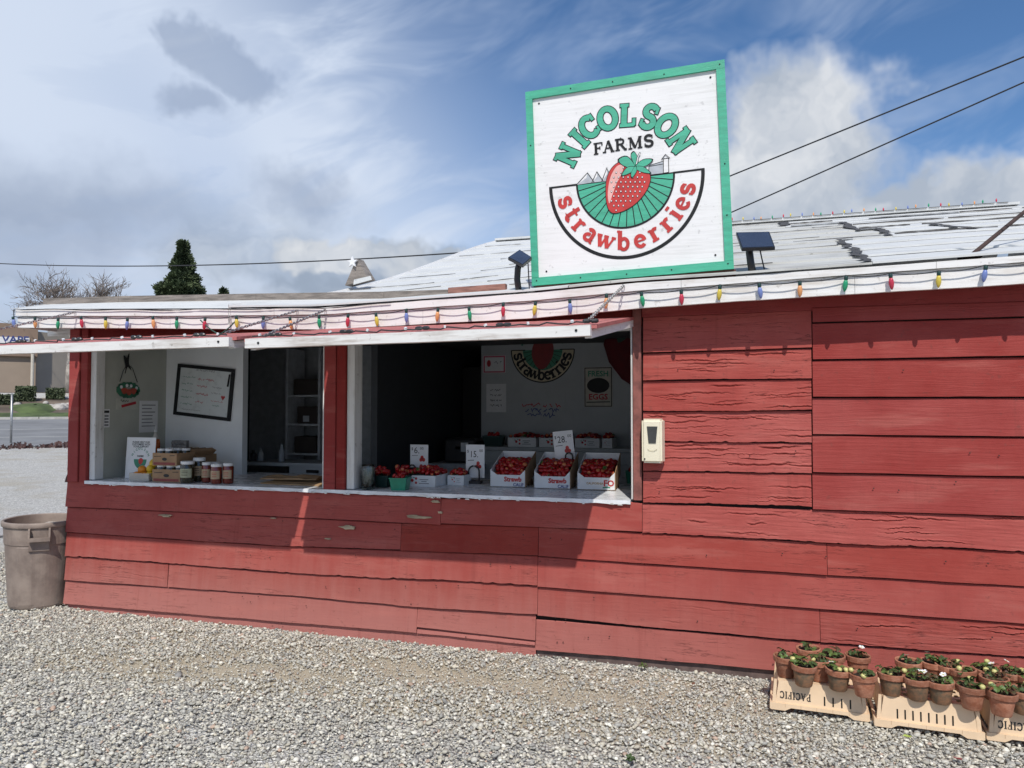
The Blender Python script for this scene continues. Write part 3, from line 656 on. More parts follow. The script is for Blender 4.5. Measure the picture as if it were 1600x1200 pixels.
plank(841, 1281, [(841,916),(1000,929),(1281,951)], [(841,961),(880,965),(1000,978),(1281,1002)], RED, .3, 12, ragged=.6)
plank(1281, 1700, [(1281,951),(1600,974)], [(1281,1003),(1600,1026)], REDROUGH, 2.1, 13, xend=XR, ragged=1.0)
plank(103, 653, [(103,906),(265,917),(450,930),(653,948)], [(103,943),(167,948),(400,968),(653,988)], RED, 0, 14, ragged=.7)
plank(653, 838, [(653,948),(838,960)], [(653,979),(838,1000)], RED, 0, 15)
plank(653, 837, [(653,981),(837,1001)], [(653,989),(837,1008)], RED, 0, 16, lap=(0.012, 0.018))
plank(838, 1700, [(838,967),(880,970),(1000,980),(1281,1004),(1600,1027)], [(838,1015),(1000,1028),(1206,1046),(1600,1078)], RED, 0, 17, xend=XR)
# cracked old boards between the opening and the newer siding
UL = [(495,552),(552,595),(595,643),(643,689),(689,736),(736,785)]; UR = [(484,544),(544,592),(592,641),(641,692),(692,740),(740,792)]
for k in range(6):
    plank(1005, 1268, [(1005,UL[k][0]),(1268,UR[k][0])], [(1005,UL[k][1]),(1150,(UL[k][1]+UR[k][1])/2+(1.5 if k in (2,3) else 0)),(1268,UR[k][1])], REDROUGH, (0.2,1.3,1.4,1.6,1.6,1.4)[k], 20+k, ragged=(0,.8,1.2,2,1,1.6)[k])
# newer smooth boards
NL = [480, 505, 563, 621, 679, 738, 796]; NR = [470, 496, 557, 621, 683, 745, 807]
for k in range(6):
    plank(1269, 1700, [(1269,NL[k]),(1600,NR[k])], [(1269,NL[k+1]),(1600,NR[k+1])], REDNEW, 0, 40+k, lap=(0.010, 0.024), xend=XR)
def wbox(name, a, b, m, parent=None, bev=0.0):
    me = MB().box(a, b).me(name, m)
    if bev: bevel(me, bev)
    return wpart(name, me, parent or stand)
# solid framing behind the boards, header over the openings, foundation strip
wbox('wall_sheathing', (XL+.02, 0.012, 0.0), (-0.60, 0.06, 0.985), SHEATH)
wbox('wall_sheathing', (-0.58, 0.012, 0.0), (XR, 0.06, 2.30), SHEATH)
wbox('header_board', (XL+.02, 0.004, 2.115), (-0.583, 0.07, 2.235), REDPOST)
wbox('foundation', (XL+.012, 0.000, -0.3), (-1.275, 0.0115, 0.1), RED)
wbox('foundation', (-1.27, 0.006, -0.3), (XR, 0.0115, 0.1), mat('dusty_dark_footing', (0.13, 0.09, 0.08), 0.9, 0.3))
# posts and casings
def post(name, x0, x1, z0, z1, m, y0=-0.028, y1=0.10, tilt=0.0):
    me = MB().hexa([(x0,y0,z0),(x1,y0,z0),(x1,y1,z0),(x0,y1,z0),(x0+tilt,y0,z1),(x1+tilt,y0,z1),(x1+tilt,y1,z1),(x0+tilt,y1,z1)]).me(name, m); bevel(me, .004); return wpart(name, me, stand)
post('corner_post', -5.165, -5.062, 1.006, 2.234, REDPOST, -0.026, .1)
post('corner_post', -5.055, -4.985, 1.006, 2.234, REDPOST, -0.016, .1)
post('white_casing', -4.982, -4.925, 1.024, 2.114, TRIMV, 0.012, .10)
post('centre_post', -2.835, -2.742, 1.008, 2.234, REDPOST, -0.024, .1)
post('centre_post', -2.739, -2.668, 1.006, 2.234, REDPOST, -0.016, .1)
post('white_casing', -2.665, -2.605, 1.024, 2.114, TRIMV, 0.004, .12)
post('white_casing', -2.853, -2.838, 1.024, 2.114, TRIMV, -0.010, .1)
post('jamb_board', -0.638, -0.585, 1.02, 2.234, mat('worn_brown_red_paint', (0.24, 0.085, 0.07), 0.8, 0.35, 9, 0.4, 40), -0.020, .1)
post('white_casing', -0.652, -0.641, 1.024, 2.114, TRIMV, -0.012, .1)
wbox('white_casing', (-4.924, 0.012, 2.095), (-0.654, .09, 2.114), TRIM)
# corner end of the boards: raw ends, and the side wall
for k in range(10):
    z0 = 0.02+k*0.215
    me = MB().hexa([(XL-.022,.0,z0),(XL-.004,.0,z0),(XL-.004,6.6,z0),(XL-.022,6.6,z0),(XL-.008,.0,z0+.214),(XL-.003,.0,z0+.214),(XL-.003,6.6,z0+.214),(XL-.008,6.6,z0+.214)]).me('plank', RED); wpart('plank', me, stand)
wbox('side_sheathing', (XL, 0.02, 0.0), (XL+.06, 6.6, 2.30), DARK)
# loose splintered end at the counter corner
wpart('splinter', MB().hexa([(-5.205,-.01,1.0),(-5.166,-.01,1.0),(-5.166,.03,1.0),(-5.205,.03,1.0),(-5.195,-.01,1.035),(-5.166,-.01,1.09),(-5.166,.03,1.08),(-5.195,.03,1.04)]).me('splinter', mat('splintered_dark_wood', (0.10, 0.05, 0.04), 0.9, .4, 20)), stand)
# pale wood where paint has come away
RAW = mat('bare_pale_wood', (0.45, 0.36, 0.24), 0.85, 0.35, 9, 0.5, 40, stretch=(1, 1, 8))
def chip(px, py, w, h, seed):
    c = onY(px, py); P = Plane((c[0], -0.0275, c[2]), (1,0,-.02), (0,0,1)); R = random.Random(seed); pts = []
    for k in range(14):
        t = 2*PI*k/14; r = R.uniform(.55, 1.1); pts.append((math.cos(t)*w*r, math.sin(t)*h*r))
    wpart('paint_chip', mslab('paint_chip', P, pts, -0.012, 0.0006, RAW), stand)
for a in ((262,805,.07,.012,1),(655,807,.10,.014,2),(546,823,.075,.016,3),(516,841,.03,.008,4),(430,809,.03,.004,5),(682,783,.04,.012,7),(690,800,.02,.01,9)): chip(*a)

# nail heads and one big knot
nm = mesh('nail', *(lambda q: (q.v, q.f))(MB().lathe([(.0042,0),(.0042,.0015),(.002,.0022)], 7)), mat('rusty_nail', (0.06, 0.025, 0.02), 0.8))
for k in range(70):
    px = rng.uniform(110, 1590); row = rng.choice([800, 850, 890, 925, 960]) if px < 1000 else rng.choice([815, 870, 930, 985, 580, 640, 710, 760])
    if row < 780 and px < 1010: continue
    p = onY(px, row+(px-100)*0.045*(row > 780)+rng.uniform(-8, 8)); link('nail', nm, stand, (p[0]+1.0, -0.0255-2.0, p[2]), (PI/2, 0, 0))

# ---------------- counter
cb = MB()
xs = np.linspace(-4.984, -0.655, 140); V = []
for x in xs:
    f = -0.03+0.006*fbm(x*6, 1.0, 3.0); zz = 1.02+0.0015*fbm(x*9, 2, 1)
    V += [(x, f, 0.996+0.006*fbm(x*11, 5, 0)), (x, f, zz), (x, 0.35, 1.021), (x, 1.02, 1.021), (x, 1.02, 0.99)]
Fc = [(5*i+j, 5*i+5+j, 5*i+6+j, 5*i+1+j) for i in range(139) for j in range(4)] + [(0,1,2,3,4), tuple(5*139+j for j in (4,3,2,1,0))]
wpart('counter_top', mesh('counter_top', V, Fc, COUNTER), stand)
# flaking paint curls along the front lip
fl = MB(); R_ = random.Random(12)
for k in range(60):
    x = R_.uniform(-4.95, -.68); w = R_.uniform(.006, .035); z = .996+R_.uniform(-.008, .006)
    fl.add([(x, -.0375, z), (x+w, -.0375, z+R_.uniform(-.004,.004)), (x+w*.8, -.0385, z+.008), (x+w*.1, -.0385, z+.007)], [(0,1,2,3)])
o = wpart('flaking_paint', fl.me('flaking_paint', TRIM), stand); o['kind'] = 'stuff'

# ---------------- interior
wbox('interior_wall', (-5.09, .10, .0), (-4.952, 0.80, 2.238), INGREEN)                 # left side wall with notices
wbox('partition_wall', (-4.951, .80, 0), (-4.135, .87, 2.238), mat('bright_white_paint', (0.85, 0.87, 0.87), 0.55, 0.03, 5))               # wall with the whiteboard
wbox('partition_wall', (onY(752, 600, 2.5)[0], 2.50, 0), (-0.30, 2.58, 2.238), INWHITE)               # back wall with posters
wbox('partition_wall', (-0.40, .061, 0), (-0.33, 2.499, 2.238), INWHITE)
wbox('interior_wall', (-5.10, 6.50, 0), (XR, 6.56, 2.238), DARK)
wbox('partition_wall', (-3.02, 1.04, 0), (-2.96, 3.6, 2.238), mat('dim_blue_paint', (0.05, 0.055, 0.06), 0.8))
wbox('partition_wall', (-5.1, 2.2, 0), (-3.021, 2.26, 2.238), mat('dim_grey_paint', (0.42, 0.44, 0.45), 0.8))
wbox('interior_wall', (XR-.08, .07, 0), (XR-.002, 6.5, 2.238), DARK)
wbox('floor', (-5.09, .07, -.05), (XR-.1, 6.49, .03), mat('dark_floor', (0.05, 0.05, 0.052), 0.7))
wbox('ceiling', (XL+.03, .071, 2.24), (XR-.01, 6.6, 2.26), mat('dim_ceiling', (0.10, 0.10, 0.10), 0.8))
# tall dark fridge and shelves in the shade
def inbox(name, a, b, m, label, cat, bev=0.008):
    root = thing(name, ((a[0]+b[0])/2, (a[1]+b[1])/2, a[2]), label, cat); me = MB().box(a, b).me('body', m); bevel(me, bev); wpart('body', me, root); return root
FRM = mat('black_appliance', (0.012, 0.012, 0.013), 0.45, 0.1)
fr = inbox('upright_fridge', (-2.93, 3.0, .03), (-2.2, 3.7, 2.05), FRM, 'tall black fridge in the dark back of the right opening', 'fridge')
wbox('door_handle', (-2.34, 2.95, .9), (-2.30, 2.998, 1.5), STEEL, fr)
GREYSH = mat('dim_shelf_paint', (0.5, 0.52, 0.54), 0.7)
YS = 1.80; xa, xb = onY(446, 650, YS)[0], onY(500, 650, YS)[0]
sh = thing('storage_shelf', ((xa+xb)/2, YS+.15, 0), 'dim white shelving with dark boxes seen through the left opening', 'shelf')
zs = [onY(470, y, YS)[2] for y in (708, 662, 617)]
for z in zs: wbox('shelf_board', (xa+.026, YS, z-.02), (xb-.026, YS+.3, z), GREYSH, sh)
for x in (xa, xb-.025): wbox('upright', (x, YS, .03), (x+.025, YS+.3, 2.2), GREYSH, sh)
for k, (px0, px1, py1) in enumerate(((458,492,682),(462,494,635),(456,494,592))):
    b_ = inbox('storage_box', (onY(px0, 650, YS)[0], YS+.02, zs[k]+.001), (onY(px1, 650, YS)[0], YS+.26, onY(470, py1, YS)[2]), mat('dull_dark_card', (0.05, 0.04, 0.035), .8), ('dark box on the lowest shelf behind the left opening', 'dark box with a pale label on the middle shelf behind the left opening', 'dark box on the upper shelf behind the left opening')[k], 'box')
    if k == 1: wpart('label', mslab('label', Plane((onY(472, 650, YS)[0], YS+.018, zs[k]+.02), (1,0,0), (0,0,1)), rect(0,0,.07,.06), 0, .001, GREYP), b_)
YD = 1.25; zd = onY(440, 723, YD)[2]; xd0, xd1 = onY(372, 723, YD)[0], onY(514, 723, YD)[0]
dk = thing('work_desk', ((xd0+xd1)/2, YD+.25, 0), 'white work table in the dim room behind the left opening', 'table')
wbox('table_top', (xd0, YD, zd-.03), (xd1, YD+.45, zd), INWHITE, dk); wbox('drawer', (onY(450, 730, YD)[0], YD+.02, zd-.16), (xd1-.03, YD+.42, zd-.032), INWHITE, dk)
wbox('drawer_pull', (onY(478, 730, YD)[0], YD+.003, zd-.085), (onY(496, 730, YD)[0], YD+.019, zd-.06), BLACK, dk)
for x in (xd0+.01, xd1-.028): wbox('leg', (x, YD+.02, .03), (x+.025, YD+.06, zd-.0305), INWHITE, dk)
for k, (px, h) in enumerate(((392,.10),(403,.12),(436,.16))):
    tag(link('bottle', MB().lathe([(.028,0),(.028,h*.6),(.012,h*.8),(.012,h)], 10, (onY(px, 715, YD+.1)[0], YD+.14, zd+.001)).me('bottle', (DARK, INWHITE, GREYP)[k], True)), ('dark low bottle on the dim work table behind the whiteboard wall', 'pale short bottle on the dim work table behind the whiteboard wall', 'grey tall bottle on the dim work table beside the shelving')[k], 'bottle', 'bottles on the work table')
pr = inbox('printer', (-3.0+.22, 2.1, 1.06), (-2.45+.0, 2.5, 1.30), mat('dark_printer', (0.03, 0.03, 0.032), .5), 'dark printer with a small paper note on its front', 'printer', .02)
wpart('note', mslab('note', Plane((-2.60, 2.098, 1.17), (1,0,0), (0,0,1)), rect(0,0,.075,.09), 0, .001, PAPER), pr)
st = thing('printer_stand', (-2.6, 2.3, 0), 'white cabinet carrying the dark printer', 'cabinet')
wbox('top', (-2.90, 2.0, 1.02), (-2.35, 2.6, 1.059), GREYSH, st); wbox('body', (-2.88, 2.02, .03), (-2.37, 2.58, 1.019), GREYSH, st)
# back counter
bc = thing('back_counter', (-1.4, 2.3, 0), 'white panelled back counter carrying flats of berries', 'counter')
zc_ = onY(711, 697, 2.1)[2]
wbox('top', (onY(711, 697, 2.1)[0], 2.10, zc_-.035), (-.41, 2.498, zc_), INWHITE, bc, .004); wbox('body', (onY(714, 697, 2.13)[0], 2.135, .03), (-.41, 2.495, zc_-.036), INWHITE, bc)
for k in range(9): wbox('panel_board', (onY(714, 697, 2.13)[0]+.002, 2.122, zc_-.15-k*.112), (-.411, 2.1345, zc_-.042-k*.112), INWHITE, bc, .003)
# ledge under the side-wall notices
wbox('ledge', (-4.950, .36, 1.022), (-4.56, .798, 1.165), INWHITE, None, .004); wbox('ledge_top', (-4.950, .345, 1.166), (-4.55, .798, 1.19), INWHITE, None, .003)

# ---------------- roof
edge = [(25,483,494,512),(240,484,494,513),(500,481,492,515),(830,458,470,497),(994,442,455,482),(1140,433,444,471),(1600,399,410,443)]
ex = [onY(p[0], p[1], -.24)[0] for p in edge]+[XR+.3]
et = [onY(p[0], p[1], -.24)[2] for p in edge]; et.append(et[-1]+.02)
em = [onY(p[0], p[2], -.24)[2] for p in edge]; em.append(em[-1]+.02)
eb = [onY(p[0], p[3], -.225)[2] for p in edge]; eb.append(eb[-1]+.02)
def rail(name, y0, y1, zt, zb, m, cuts, parent):
    """long board along the eave, broken into lengths at cuts"""
    for a, b in zip(cuts[:-1], cuts[1:]):
        X = np.linspace(a+.001, b-.001, max(3, int((b-a)/.06))); V = []
        for x in X:
            t = float(np.interp(x, ex, zt))+.002*fbm(x*2, 1, 4); q = float(np.interp(x, ex, zb))+.002*fbm(x*3, 7, 4); w = .002*fbm(x*3, 3, 9)
            V += [(x, y0+w, q), (x, y0+w, t), (x, y1, t), (x, y1, q)]
        n = len(X); Fc = [(4*i+j, 4*i+4+j, 4*i+4+(j+1) % 4, 4*i+(j+1) % 4) for i in range(n-1) for j in range(4)]+[(0,1,2,3), tuple(4*n-4+j for j in (3,2,1,0))]
        wpart(name, mesh(name, V, Fc, m), parent)
rail('fascia_board', -.225, -.195, [a-.001 for a in em], eb, FASC, [ex[0], -4.0, -1.98, -.95, .62, XR+.3], stand)
rail('drip_board', -.243, -.213, et, [a+.002 for a in em], FASC, [ex[0], -3.1, -2.35, -.32, 1.02, XR+.3], stand)
wbox('end_fascia', (ex[0]+.002, -.194, eb[0]), (ex[0]+.028, 6.7, et[0]-.004), FASC)
# soffit under the overhang
V = []
for x in np.linspace(ex[0]+.03, XR+.25, 30): q = float(np.interp(x, ex, eb))+.05; V += [(x, -.194, q), (x, .003, q+.03)]
wpart('soffit', mesh('soffit', V, [(2*i, 2*i+1, 2*i+3, 2*i+2) for i in range(29)], REDPOST), stand)
wbox('header_board', (-0.58, -.001, 2.17), (XR, 0.0035, 2.29), REDPOST)

roof = thing('main_roof', (0, 3, 2.4), None, None); roof.parent = stand; roof.matrix_parent_inverse = world_of(stand).inverted()
RX0 = -3.43; RY = 5.86; RZ = onY(780, 378, RY)[2]; RXR = onY(1588, 319, RY)[0]
E0 = lambda x: float(np.interp(x, ex, et))+.006
def rz(x, t):   # height of the front slope at x, t = 0 eave .. 1 ridge, with a slight sag
    y = -.25+(RY+.25)*t; sag = -0.22*math.sin(PI*t)*(1-t)*float(np.interp(x, [RX0, -1.2], [1, .25]))
    return y, E0(x)+(RZ-E0(x))*t+sag
def rakeL(t): return RX0+0.0*t
def course(x0, x1, t0, t1, lift, m, name, parent, seed):
    n = max(2, int(abs(x1-x0)/.15)); V = []
    for x in np.linspace(x0, x1, n):
        w = .012*fbm(x*1.5, seed, 3); y0, z0 = rz(x, t0); y1, z1 = rz(x, t1)
        V += [(x, y0+w, z0+lift-.012), (x, y0+w, z0+lift), (x, y1, z1+lift*.2)]
    Fc = [(3*i+j, 3*i+3+j, 3*i+4+j, 3*i+1+j) for i in range(n-1) for j in (0, 1)]
    wpart(name, mesh(name, V, Fc, m), parent)
ts = [0, .09, .19, .285, .378, .465, .55, .64, .69, .776, .85, .93, 1.0]; NCS = len(ts)-1
R_ = random.Random(21)
def cut_at(t): return .69+.36*t if t < .37 else (1.21+.45*(t-.378) if t < .54 else (1.08+.35*(t-.53) if t < .77 else .53+.3*(t-.78)))
def tar(pts, w0, w1, lift=.026, edge=False):
    """ragged smear of tar along (x, t) points"""
    V = []
    for i, (x, t) in enumerate(pts):
        y, z = rz(x, t); q = pts[min(i+1, len(pts)-1)]; p = pts[max(i-1, 0)]; along = abs(q[0]-p[0]) > abs(q[1]-p[1])*RY
        w = R_.uniform(w0, w1)
        if edge: V += [(x, y-.026, z+lift-.012-w), (x, y-.024, z+lift-.012+w)]
        elif along: dt = w/RY; (ya, za), (yb, zb) = rz(x, t-dt), rz(x, t+dt); V += [(x, ya, za+lift), (x, yb, zb+lift)]
        else: V += [(x+w, y, z+lift), (x-w, y, z+lift)]
    n = len(pts); wpart('tar_smear', mesh('tar_smear', V, [(2*j, 2*j+2, 2*j+3, 2*j+1) for j in range(n-1)], TAR), roof)
def line(x0, x1, t0, t1, n=10, jx=0.0, jt=0.0): return [(x0+(x1-x0)*i/n+R_.uniform(-jx, jx), t0+(t1-t0)*i/n+R_.uniform(-jt, jt)) for i in range(n+1)]
for k in range(NCS):
    t0, t1 = ts[k], min(1, ts[k+1]+.012); cut = cut_at((ts[k]+ts[k+1])/2)
    course(RX0-.04, -1.0, t0, t1, .016, ROOFW, 'roofing_strip', roof, k)
    course(-.998, cut, t0, t1, .017, ROOFD, 'roofing_strip', roof, k+30)
    course(cut+.002, RXR+.02+.25*(1-t0)*3, t0, t1, .020, ROOFW, 'roofing_strip', roof, k+60)
# tarred roll ends
tar(line(.69, .83, .0, .376, 18, .03), .012, .034); tar(line(1.21, 1.29, .378, .548, 9, .03), .016, .045); tar(line(1.08, 1.17, .53, .776, 9, .03), .018, .05); tar(line(.53, .58, .80, .93, 6, .03), .04, .07)
tar(line(.83, .93, .376, .380, 4), .012, .03); tar(line(1.10, 1.29, .548, .550, 6), .02, .04); tar(line(.60, 1.16, .776, .778, 9), .012, .03); tar(line(1.76, 1.86, .56, .395, 8, .02), .02, .045); tar(line(1.50, 2.45, .845, .852, 12), .015, .05)
# broken dark lap seams of the rolls
for t in (.09, .19, .285, .41, .465, .58, .64, .69, .776, .85, .93):
    x = cut_at(t)+.05 if t in (.19, .41, .58, .69, .85) else 99
    while x < RXR+.2:
        L = R_.uniform(.35, 1.0)
        if R_.random() < .85: tar(line(x, min(x+L, RXR+.25), t, t, 8, 0, .0012), .003, .010, .028, True)
        x += L+R_.uniform(.03, .16)
    x = RX0+.1
    while x < cut_at(t)-.2:
        L = R_.uniform(.3, 1.1)
        if R_.random() < .6: tar(line(x, min(x+L, cut_at(t)-.05), t, t, 8, 0, .0008), .0012, .0045, .024, True)
        x += L+R_.uniform(.05, .4)
# rear slope, gable ends, ridge and rake trims
V = [(RX0-.04, RY, RZ+.01), (RXR, RY, RZ+.01), (RXR+.8, 12, E0(1)), (RX0-.04, 12, E0(1))]
wpart('rear_slope', mesh('rear_slope', V, [(0,1,2,3)], ROOFD), roof)
V = []; n = 12
for i in range(n+1): y, z = rz(RX0, i/n); V += [(RX0-.03, y, z-.004), (RX0-.03, y, z-.12), (RX0-.045, y, z-.12), (RX0-.045, y, z+.03)]
wpart('rake_board', mesh('rake_board', V, [(4*i+j, 4*i+4+j, 4*i+4+(j+1) % 4, 4*i+(j+1) % 4) for i in range(n) for j in range(4)], FASC), roof)
wpart('gable_wall', mesh('gable_wall', [(RX0, -.2, 2.3), (RX0, 12, 2.3), (RX0, 12, E0(1)-.05), (RX0, RY, RZ-.05)]+[(RX0, rz(RX0, t)[0], rz(RX0, t)[1]-.03) for t in (.8,.6,.4,.2,.05)], [tuple(range(9))], FASC), roof)
wpart('ridge_cap', MB().bar((RX0-.05, RY, RZ+.03), (RXR+.02, RY, RZ+.03), .12, .03).me('ridge_cap', ROOFW), roof)
V = [(RXR, RY, RZ), (RXR+1.0, -.25, E0(3)+.02), (RXR+4, 3, E0(3)-.2), (RXR+1.4, 12, E0(3))]
wpart('hip_slope', mesh('hip_slope', V, [(0,1,2),(0,2,3)], ROOFW), roof)

# low porch roof over the left end with the grey board along its back edge
bp = [(67,473.5,.06),(185,470,.05),(400,466.5,.03),(600,464,.0),(700,461,-.06),(790,455,-.12)]
bl = [onY(a, b, c) for a, b, c in bp]
V = []
for a, b in zip(bl, bp): V += [(a[0], -.246, E0(a[0])-.002), tuple(a-np.array([0,0,.012]))]
V = [(ex[0]-.0, -.246, E0(ex[0])-.002), (ex[0]-.0, .06, bl[0][2]-.012)]+V
wpart('porch_roofing', mesh('porch_roofing', V, [(2*i, 2*i+2, 2*i+3, 2*i+1) for i in range(len(bl))], ROOFW), roof)
for a, b, nm_ in ((0, 2, GREYWOOD), (2, 4, GREYWOOD), (4, 5, mat('worn_red_grey_board', (0.27, 0.13, 0.10), .85, .35, 8, stretch=(1,1,8)))):
    mb = MB()
    for i in range(a, b):
        p, q = bl[i], bl[i+1]; h = .038 if i < 4 else .05
        mb.hexa([p+np.array(v) for v in ((0,0,-.012),)]*1+[q+np.array((-.002,0,-.012)), q+np.array((-.002,.04,-.012)), p+np.array((0,.04,-.012)), p+np.array((0,0,h)), q+np.array((-.002,0,h)), q+np.array((-.002,.04,h)), p+np.array((0,.04,h))])
    wpart('back_edge_board', mb.me('back_edge_board', nm_), roof)
# rear fill below the porch roof
wpart('porch_back', mesh('porch_back', [tuple(p+np.array((0,.045,-.02))) for p in bl[:4]]+[(bl[3][0],.09,2.2),(bl[0][0],.11,2.2)], [(0,1,2,3,4,5)], FASC), roof)

wpart('flat_roof', MB().box((XL-.2, .12, 2.275), (RX0-.05, 6.7, 2.33)).me('flat_roof', ROOFD), roof)
# triangular vent on the roof
c = onX(557, 440, RX0+.35)
yv = onX(558, 441, RX0+.06)[1]; pv = [onY(539,446,yv), onY(576,436,yv), onY(557,404,yv)]
vt = thing('roof_vent', pv[0], 'weathered grey triangular wooden vent standing on the roof slope', 'roof vent')
V = [tuple(p) for p in pv]+[tuple(p+np.array((.02,.10,.0))) for p in pv]
wpart('frame', mesh('frame', V, [(0,1,2),(5,4,3),(0,3,4,1),(1,4,5,2),(2,5,3,0)], GREYWOOD), vt)
wpart('flashing', mesh('flashing', [tuple(onY(*p, yv-.05)) for p in ((552,445),(581,437),(579,431),(553,437))], [(0,1,2,3)], ROOFW), vt)
sx = onY(550, 409, yv-.03); Pst = Plane(sx, (1,0,0), (0,0,1)); star = [((.055 if i % 2 == 0 else .023)*math.cos(PI/2+i*PI/5), (.055 if i % 2 == 0 else .023)*math.sin(PI/2+i*PI/5)) for i in range(10)]
tag(link('star_ornament', mslab('star_ornament', Pst, star, -.02, .0, mat('white_star', (0.8,0.8,0.8)))), 'small white star ornament on the triangular roof vent', 'star ornament')

# diagonal iron brace at the right of the roof
a = onY(1515, 401, -.1); b = onY(1765, 197, 1.9)
br = thing('roof_brace', a, 'rusty dark iron brace rising from the white eave at right', 'brace')
wpart('rod', MB().tube([a, b], .012, 8).me('rod', mat('rusty_iron', (0.06, 0.035, 0.03), 0.8, 0.4, 9), True), br)
wpart('mast', MB().tube([(b[0], b[1], 2.6), (b[0], b[1], b[2]+.5)], .03, 10).me('mast', mat('rusty_iron', (0.06, 0.035, 0.03)), True), br)
wpart('foot_plate', MB().box(a-np.array((.05,.04,.012)), a+np.array((.05,.04,.004))).me('foot_plate', mat('rusty_iron', (0.085, 0.05, 0.042))), br)

# ---------------- propped shutters (top-hinged, white batten along the free edge)
def shutter(x0h, x1h, x0, x1, zo0, zo1, zh):
    p = 1.09; root = link('shutter', None, None); root.empty_display_size = .05; root.location = ((x0+x1)/2, -.03, zh); root.parent = stand; root.matrix_parent_inverse = world_of(stand).inverted()
    nb = 5
    for k in range(nb):    # boards of the panel
        t0, t1 = k/nb+.002, (k+1)/nb-.002
        def q(t, side): 
            xa = x0h+(x0-.028-x0h)*t if side == 0 else x1h+(x1+.028-x1h)*t
            zo = zo0 if side == 0 else zo1
            return (xa, -.03-(p-.03)*t, zh+(zo-zh)*t)
        c4 = [q(t0,0), q(t0,1), q(t1,1), q(t1,0)]
        wpart('board', MB().hexa([(a, b, c-.02) for a, b, c in (c4[3], c4[2], c4[1], c4[0])]+[c4[3], c4[2], c4[1], c4[0]]).me('board', mat('sun_faded_red_paint', (0.42, 0.13, 0.12), .7, .15, 6, .3, 30)), root)
    L4 = [(x0h+.04,-.06,zh-.024),(x1h-.04,-.06,zh-.024),(x1-.05,-p+.03,zo1-.024),(x0+.05,-p+.03,zo0-.024)]
    wpart('bounce_lining', MB().hexa([(a, b, c-.006) for a, b, c in (L4[3], L4[2], L4[1], L4[0])]+[L4[3], L4[2], L4[1], L4[0]]).me('bounce_lining', mat('bounce_white', (0.72, 0.72, 0.70), .6, .06)), root)  # unseen white board, added to bounce daylight into the opening
    # white battens: free edge and the two sides
    mb = MB(); n = 30; V = []
    for i in range(n+1):
        f = i/n; x = x0+(x1-x0)*f; z = zo0+(zo1-zo0)*f-.004+.002*fbm(x*4, 2, 2)
        V += [(x, -p-.03, z-.054), (x, -p-.03, z), (x, -p+.02, z), (x, -p+.02, z-.054)]
    wpart('edge_batten', mesh('edge_batten', V, [(4*i+j, 4*i+4+j, 4*i+4+(j+1) % 4, 4*i+(j+1) % 4) for i in range(n) for j in range(4)]+[(0,1,2,3), tuple(4*n+j for j in (3,2,1,0))], TRIM), root)
    for xo, xh, zo in ((x0+.02, x0h+.02, zo0), (x1-.02, x1h-.02, zo1)):
        wpart('side_batten', MB().bar((xo, -p+.021, zo-.045), (xh, -.05, zh-.045), .035, .042).me('side_batten', TRIM), root)
    mb = MB().tube([(x0+.09, -p-.0305, zo0-.03), (x0+.09, -p-.034, zo0-.03)], .007, 8).tube([(x1-.07, -p-.0305, zo1-.03), (x1-.07, -p-.034, zo1-.03)], .007, 8)
    wpart('bolt_head', mb.me('bolt_head', BLACK), root)
    return root
zA = onY(924, 507, -1.09)[2]; zB = onY(388, 529, -1.09)[2]; zC = onY(365, 526, -1.09)[2]; zD = onY(0, 539, -1.09)[2]
shutter(-2.742, -0.625, -2.682, -0.694, zB, zA, 2.172)
shutter(-5.0, -2.758, -5.03, -2.79, zD-.006, zC, 2.16)
tag([o for o in bpy.data.objects if o.name.startswith('shutter')][0], 'sun-faded red shutter propped open over the right opening')

# ================================================================== ROOF SIGN
SY = -0.15; ZS = 340/1103.0
def szoom(zx, zy): return onY(820+zx*ZS, 90+zy*ZS, SY)
SANG = math.radians(1.95); SCN = Vector((-0.659, SY, 3.024))
PS = Plane(SCN, (math.cos(SANG), 0, math.sin(SANG)), (-math.sin(SANG), 0, math.cos(SANG)))
def sg(zx, zy):
    d = Vector(szoom(zx, zy))-SCN; return (d.dot(PS.u), d.dot(PS.v))
def sgs(*p): return [sg(*q) for q in p]
sign = thing('roof_sign', PS.p(0, -.63), 'square white strawberry sign with green frame standing on the roof edge', 'sign')
SW, SH = .617, .628
wpart('panel', mslab('panel', PS, rect(-SW+.01, -SH+.01, SW-.01, SH-.01), -.03, 0, SIGNW), sign)
FWD_ = .05
for r in (rect(-SW, SH-FWD_, SW, SH), rect(-SW, -SH, SW, -SH+FWD_), rect(-SW, -SH+FWD_+.001, -SW+.044, SH-FWD_-.001), rect(SW-.05, -SH+FWD_+.001, SW, SH-FWD_-.001)):
    me = mslab('frame_board', PS, r, -.045, .016, TEAL); wpart('frame_board', me, sign)
for (rr, l0, l1, pts) in ((.006, 0.0, .003, sgs((72,233),(941,100),(110,1084),(966,1001))), (.0045, .016, .018, sgs((235,162),(447,128),(707,90),(988,40),(33,450),(1014,542),(1025,802),(1030,1047),(63,1133),(285,1118),(518,1100),(745,1078)))):
    for a in pts: wpart('screw_head', mslab('screw_head', PS, earc(a[0], a[1], rr, rr, 0, 330, 11), l0, l1, BLACK), sign)
wbase = [PS.p(-SW+.02, -SH-.001, -.02), PS.p(SW+.01, -SH-.001, -.02)]
mb = MB(); a, b = wbase
mb.hexa([a+Vector((0,-.02,-.075)), b+Vector((0,-.02,-.06)), b+Vector((0,.03,-.06)), a+Vector((0,.03,-.075)), a+Vector((0,-.02,0)), b+Vector((0,-.02,0)), b+Vector((0,.03,0)), a+Vector((0,.03,0))])
